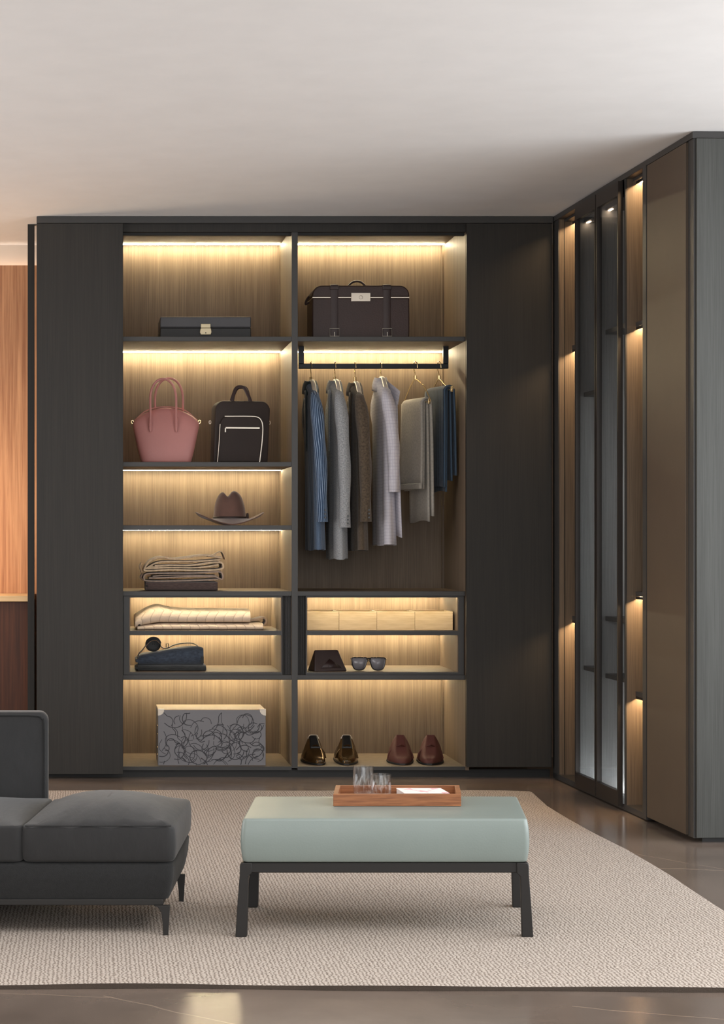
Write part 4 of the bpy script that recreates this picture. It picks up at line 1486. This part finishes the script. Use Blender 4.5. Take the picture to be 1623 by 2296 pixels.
def tumbler(px, ytop, Y, wpx, label, seed):
    z0 = zbt + .0085
    h = ZZ(ytop, Y) - z0
    r = wpx * Y / F / 2
    t = thing('tumbler', label, 'glass', (XX(px, Y), Y, z0), 0, 'cut glass tumblers')
    cut = lambda a, z: 1 + (.09 * abs(((a * 11 / (2 * pi) + z * 14) % 1) * 2 - 1) - .05) * (1 if .004 < z < h * .55 else 0)
    prof = [(r * .90, 0)] + [(r * (.92 + .06 * k / 8), .004 + (h * .56) * k / 8) for k in range(9)] + [(r, h * .75), (r, h - .001), (r - .0008, h), (r - .0022, h), (r - .0026, h * .75), (r * .90, h * .5), (r * .84, .016), (r * .6, .011), (.001, .010)]
    MB().lathe(prof, 66, flute=cut).build('glass_wall', M['glass'], t, angle=22)
    return t


tumbler(814.5, 1718, 5.70, 47, 'tall cut glass tumbler on the tray', 1)
tumbler(854, 1736, 5.655, 46, 'short cut glass tumbler in front of the tall one', 2)
YK = 5.645
t = thing('book', 'small white book with pink print lying in the tray', 'book', (XX(952, YK), YK, zbt + .0085), 0)
th_ = .021
wk0, wk1 = XX(906, YK) - t.location.x, XX(1008, YK) - t.location.x
sh3 = lambda x, y, z: (x - .05 * y, y, z)
MB().box(wk0 + .001, wk1 - .001, .002, .112, .0015, th_ - .0015).move(sh3).build('pages', M['white'], t)
MB().box(wk0, wk1, 0, .114, th_ - .0015, th_).move(sh3).build('front_cover', M['cover'], t)
MB().box(wk0, wk1, 0, .114, 0, .0015).move(sh3).build('back_cover', M['cover'], t)

# ------------------------------------------------------------------ sofa
YSF = 5.37
t = thing('sofa', 'charcoal sofa with a loose chaise cushion and slim metal legs', 'sofa', (XX(200, YSF), YSF, zrug))
ox = t.location.x
KS = .14
shs = lambda x, y, z: (x + KS * y, y, z)
zz = lambda py, Y=YSF: ZZ(py, Y) - zrug
sx = lambda px, Y=YSF: XX(px, Y) - ox
xb_ = sx(388)
SD = .56
xL = -1.25
# base, narrowing a little towards its underside
zt0, zb0 = zz(1934), zz(2018)
rg = []
for z, ins in ((zb0, .016), (zb0 + .012, .012), ((zb0 + zt0) / 2, .003), (zt0 - .012, 0), (zt0 - .004, .004), (zt0, .012)):
    rg.append([(x, y, z) for x, y in rrect(xL + ins, xb_ - ins, ins, SD - ins, .02, 4, 4)])
MB().loft(rg).move(shs).build('base', M['sofa'], t, angle=60)
MB().box(xL + .02, xb_ - .030, .012, SD - .012, zb0 - .018, zb0 - .0005).move(shs).build('bottom_rail', M['benchleg'], t, bevel=.002)
cushion(sx(51), xb_ + .002, -.004, SD, zt0 + .002, zz(1852), .008, .005, .054, wr=.0045, seed=3, rc=.024).move(shs).build('seat_cushion', M['sofa_top'], t, angle=80)
MB().tube([(sx(56), -.008, zz(1851)), (xb_ - .006, -.008, zz(1851))], .0016, 6).build('seam', M['sofa'], t)
cushion(sx(51) - .60, sx(49.5), -.004, SD, zt0 + .002, zz(1850), .008, .003, .030, wr=.0022, seed=5, rc=.024).move(shs).build('seat_cushion', M['sofa_top'], t, angle=80)
cushion(sx(51) - 1.2, sx(49.5) - .60, -.004, SD, zt0 + .002, zz(1850), .008, .003, .030, wr=.0022, seed=6, rc=.024).move(shs).build('seat_cushion', M['sofa_top'], t, angle=80)
YSB = YSF + SD + .015
zbk = ZZ(1597, YSB) - zrug
xbk = XX(108, YSB) - ox
bk = MB()
rg = []
for y, ins in ((0, .010), (.004, .003), (.012, 0), (.07, 0), (.08, .006)):
    rg.append([(x, SD + .015 + y, z) for x, z in rrect(xL, xbk - ins, .02, zbk - ins, .03, 6, 6)])
bko = bk.loft(rg).build('backrest', M['sofa_top'], t, angle=70)
MB().tube(catmull([(xbk - .012, SD + .014, .3), (xbk - .012, SD + .014, zbk - .05), (xbk - .02, SD + .014, zbk - .02), (xbk - .05, SD + .014, zbk - .011), (xbk - .2, SD + .014, zbk - .010), (xL, SD + .014, zbk - .010)], 6), .003, 6).build('piping', M['sofa'], bko)
for (px, Y) in ((372, YSF), (407, 5.87)):
    y = Y - YSF + .004
    xc = XX(px, Y) - ox
    zr_ = zb0 - .017
    poly = [(xc - .007, 0), (xc + .007, 0), (xc + .010, zr_ * .6), (xc + .012, zr_), (xc - .035, zr_), (xc - .022, zr_ * .93), (xc - .013, zr_ * .75), (xc - .009, zr_ * .4)]
    MB().prism(poly, y, y + .014).build('leg', M['benchleg'], t, bevel=.001)
for y in (.01, .5):
    xc = -1.1
    MB().prism([(xc - .007, 0), (xc + .007, 0), (xc + .02, zb0 - .017), (xc - .012, zb0 - .017)], y, y + .014).build('leg', M['benchleg'], t, bevel=.001)
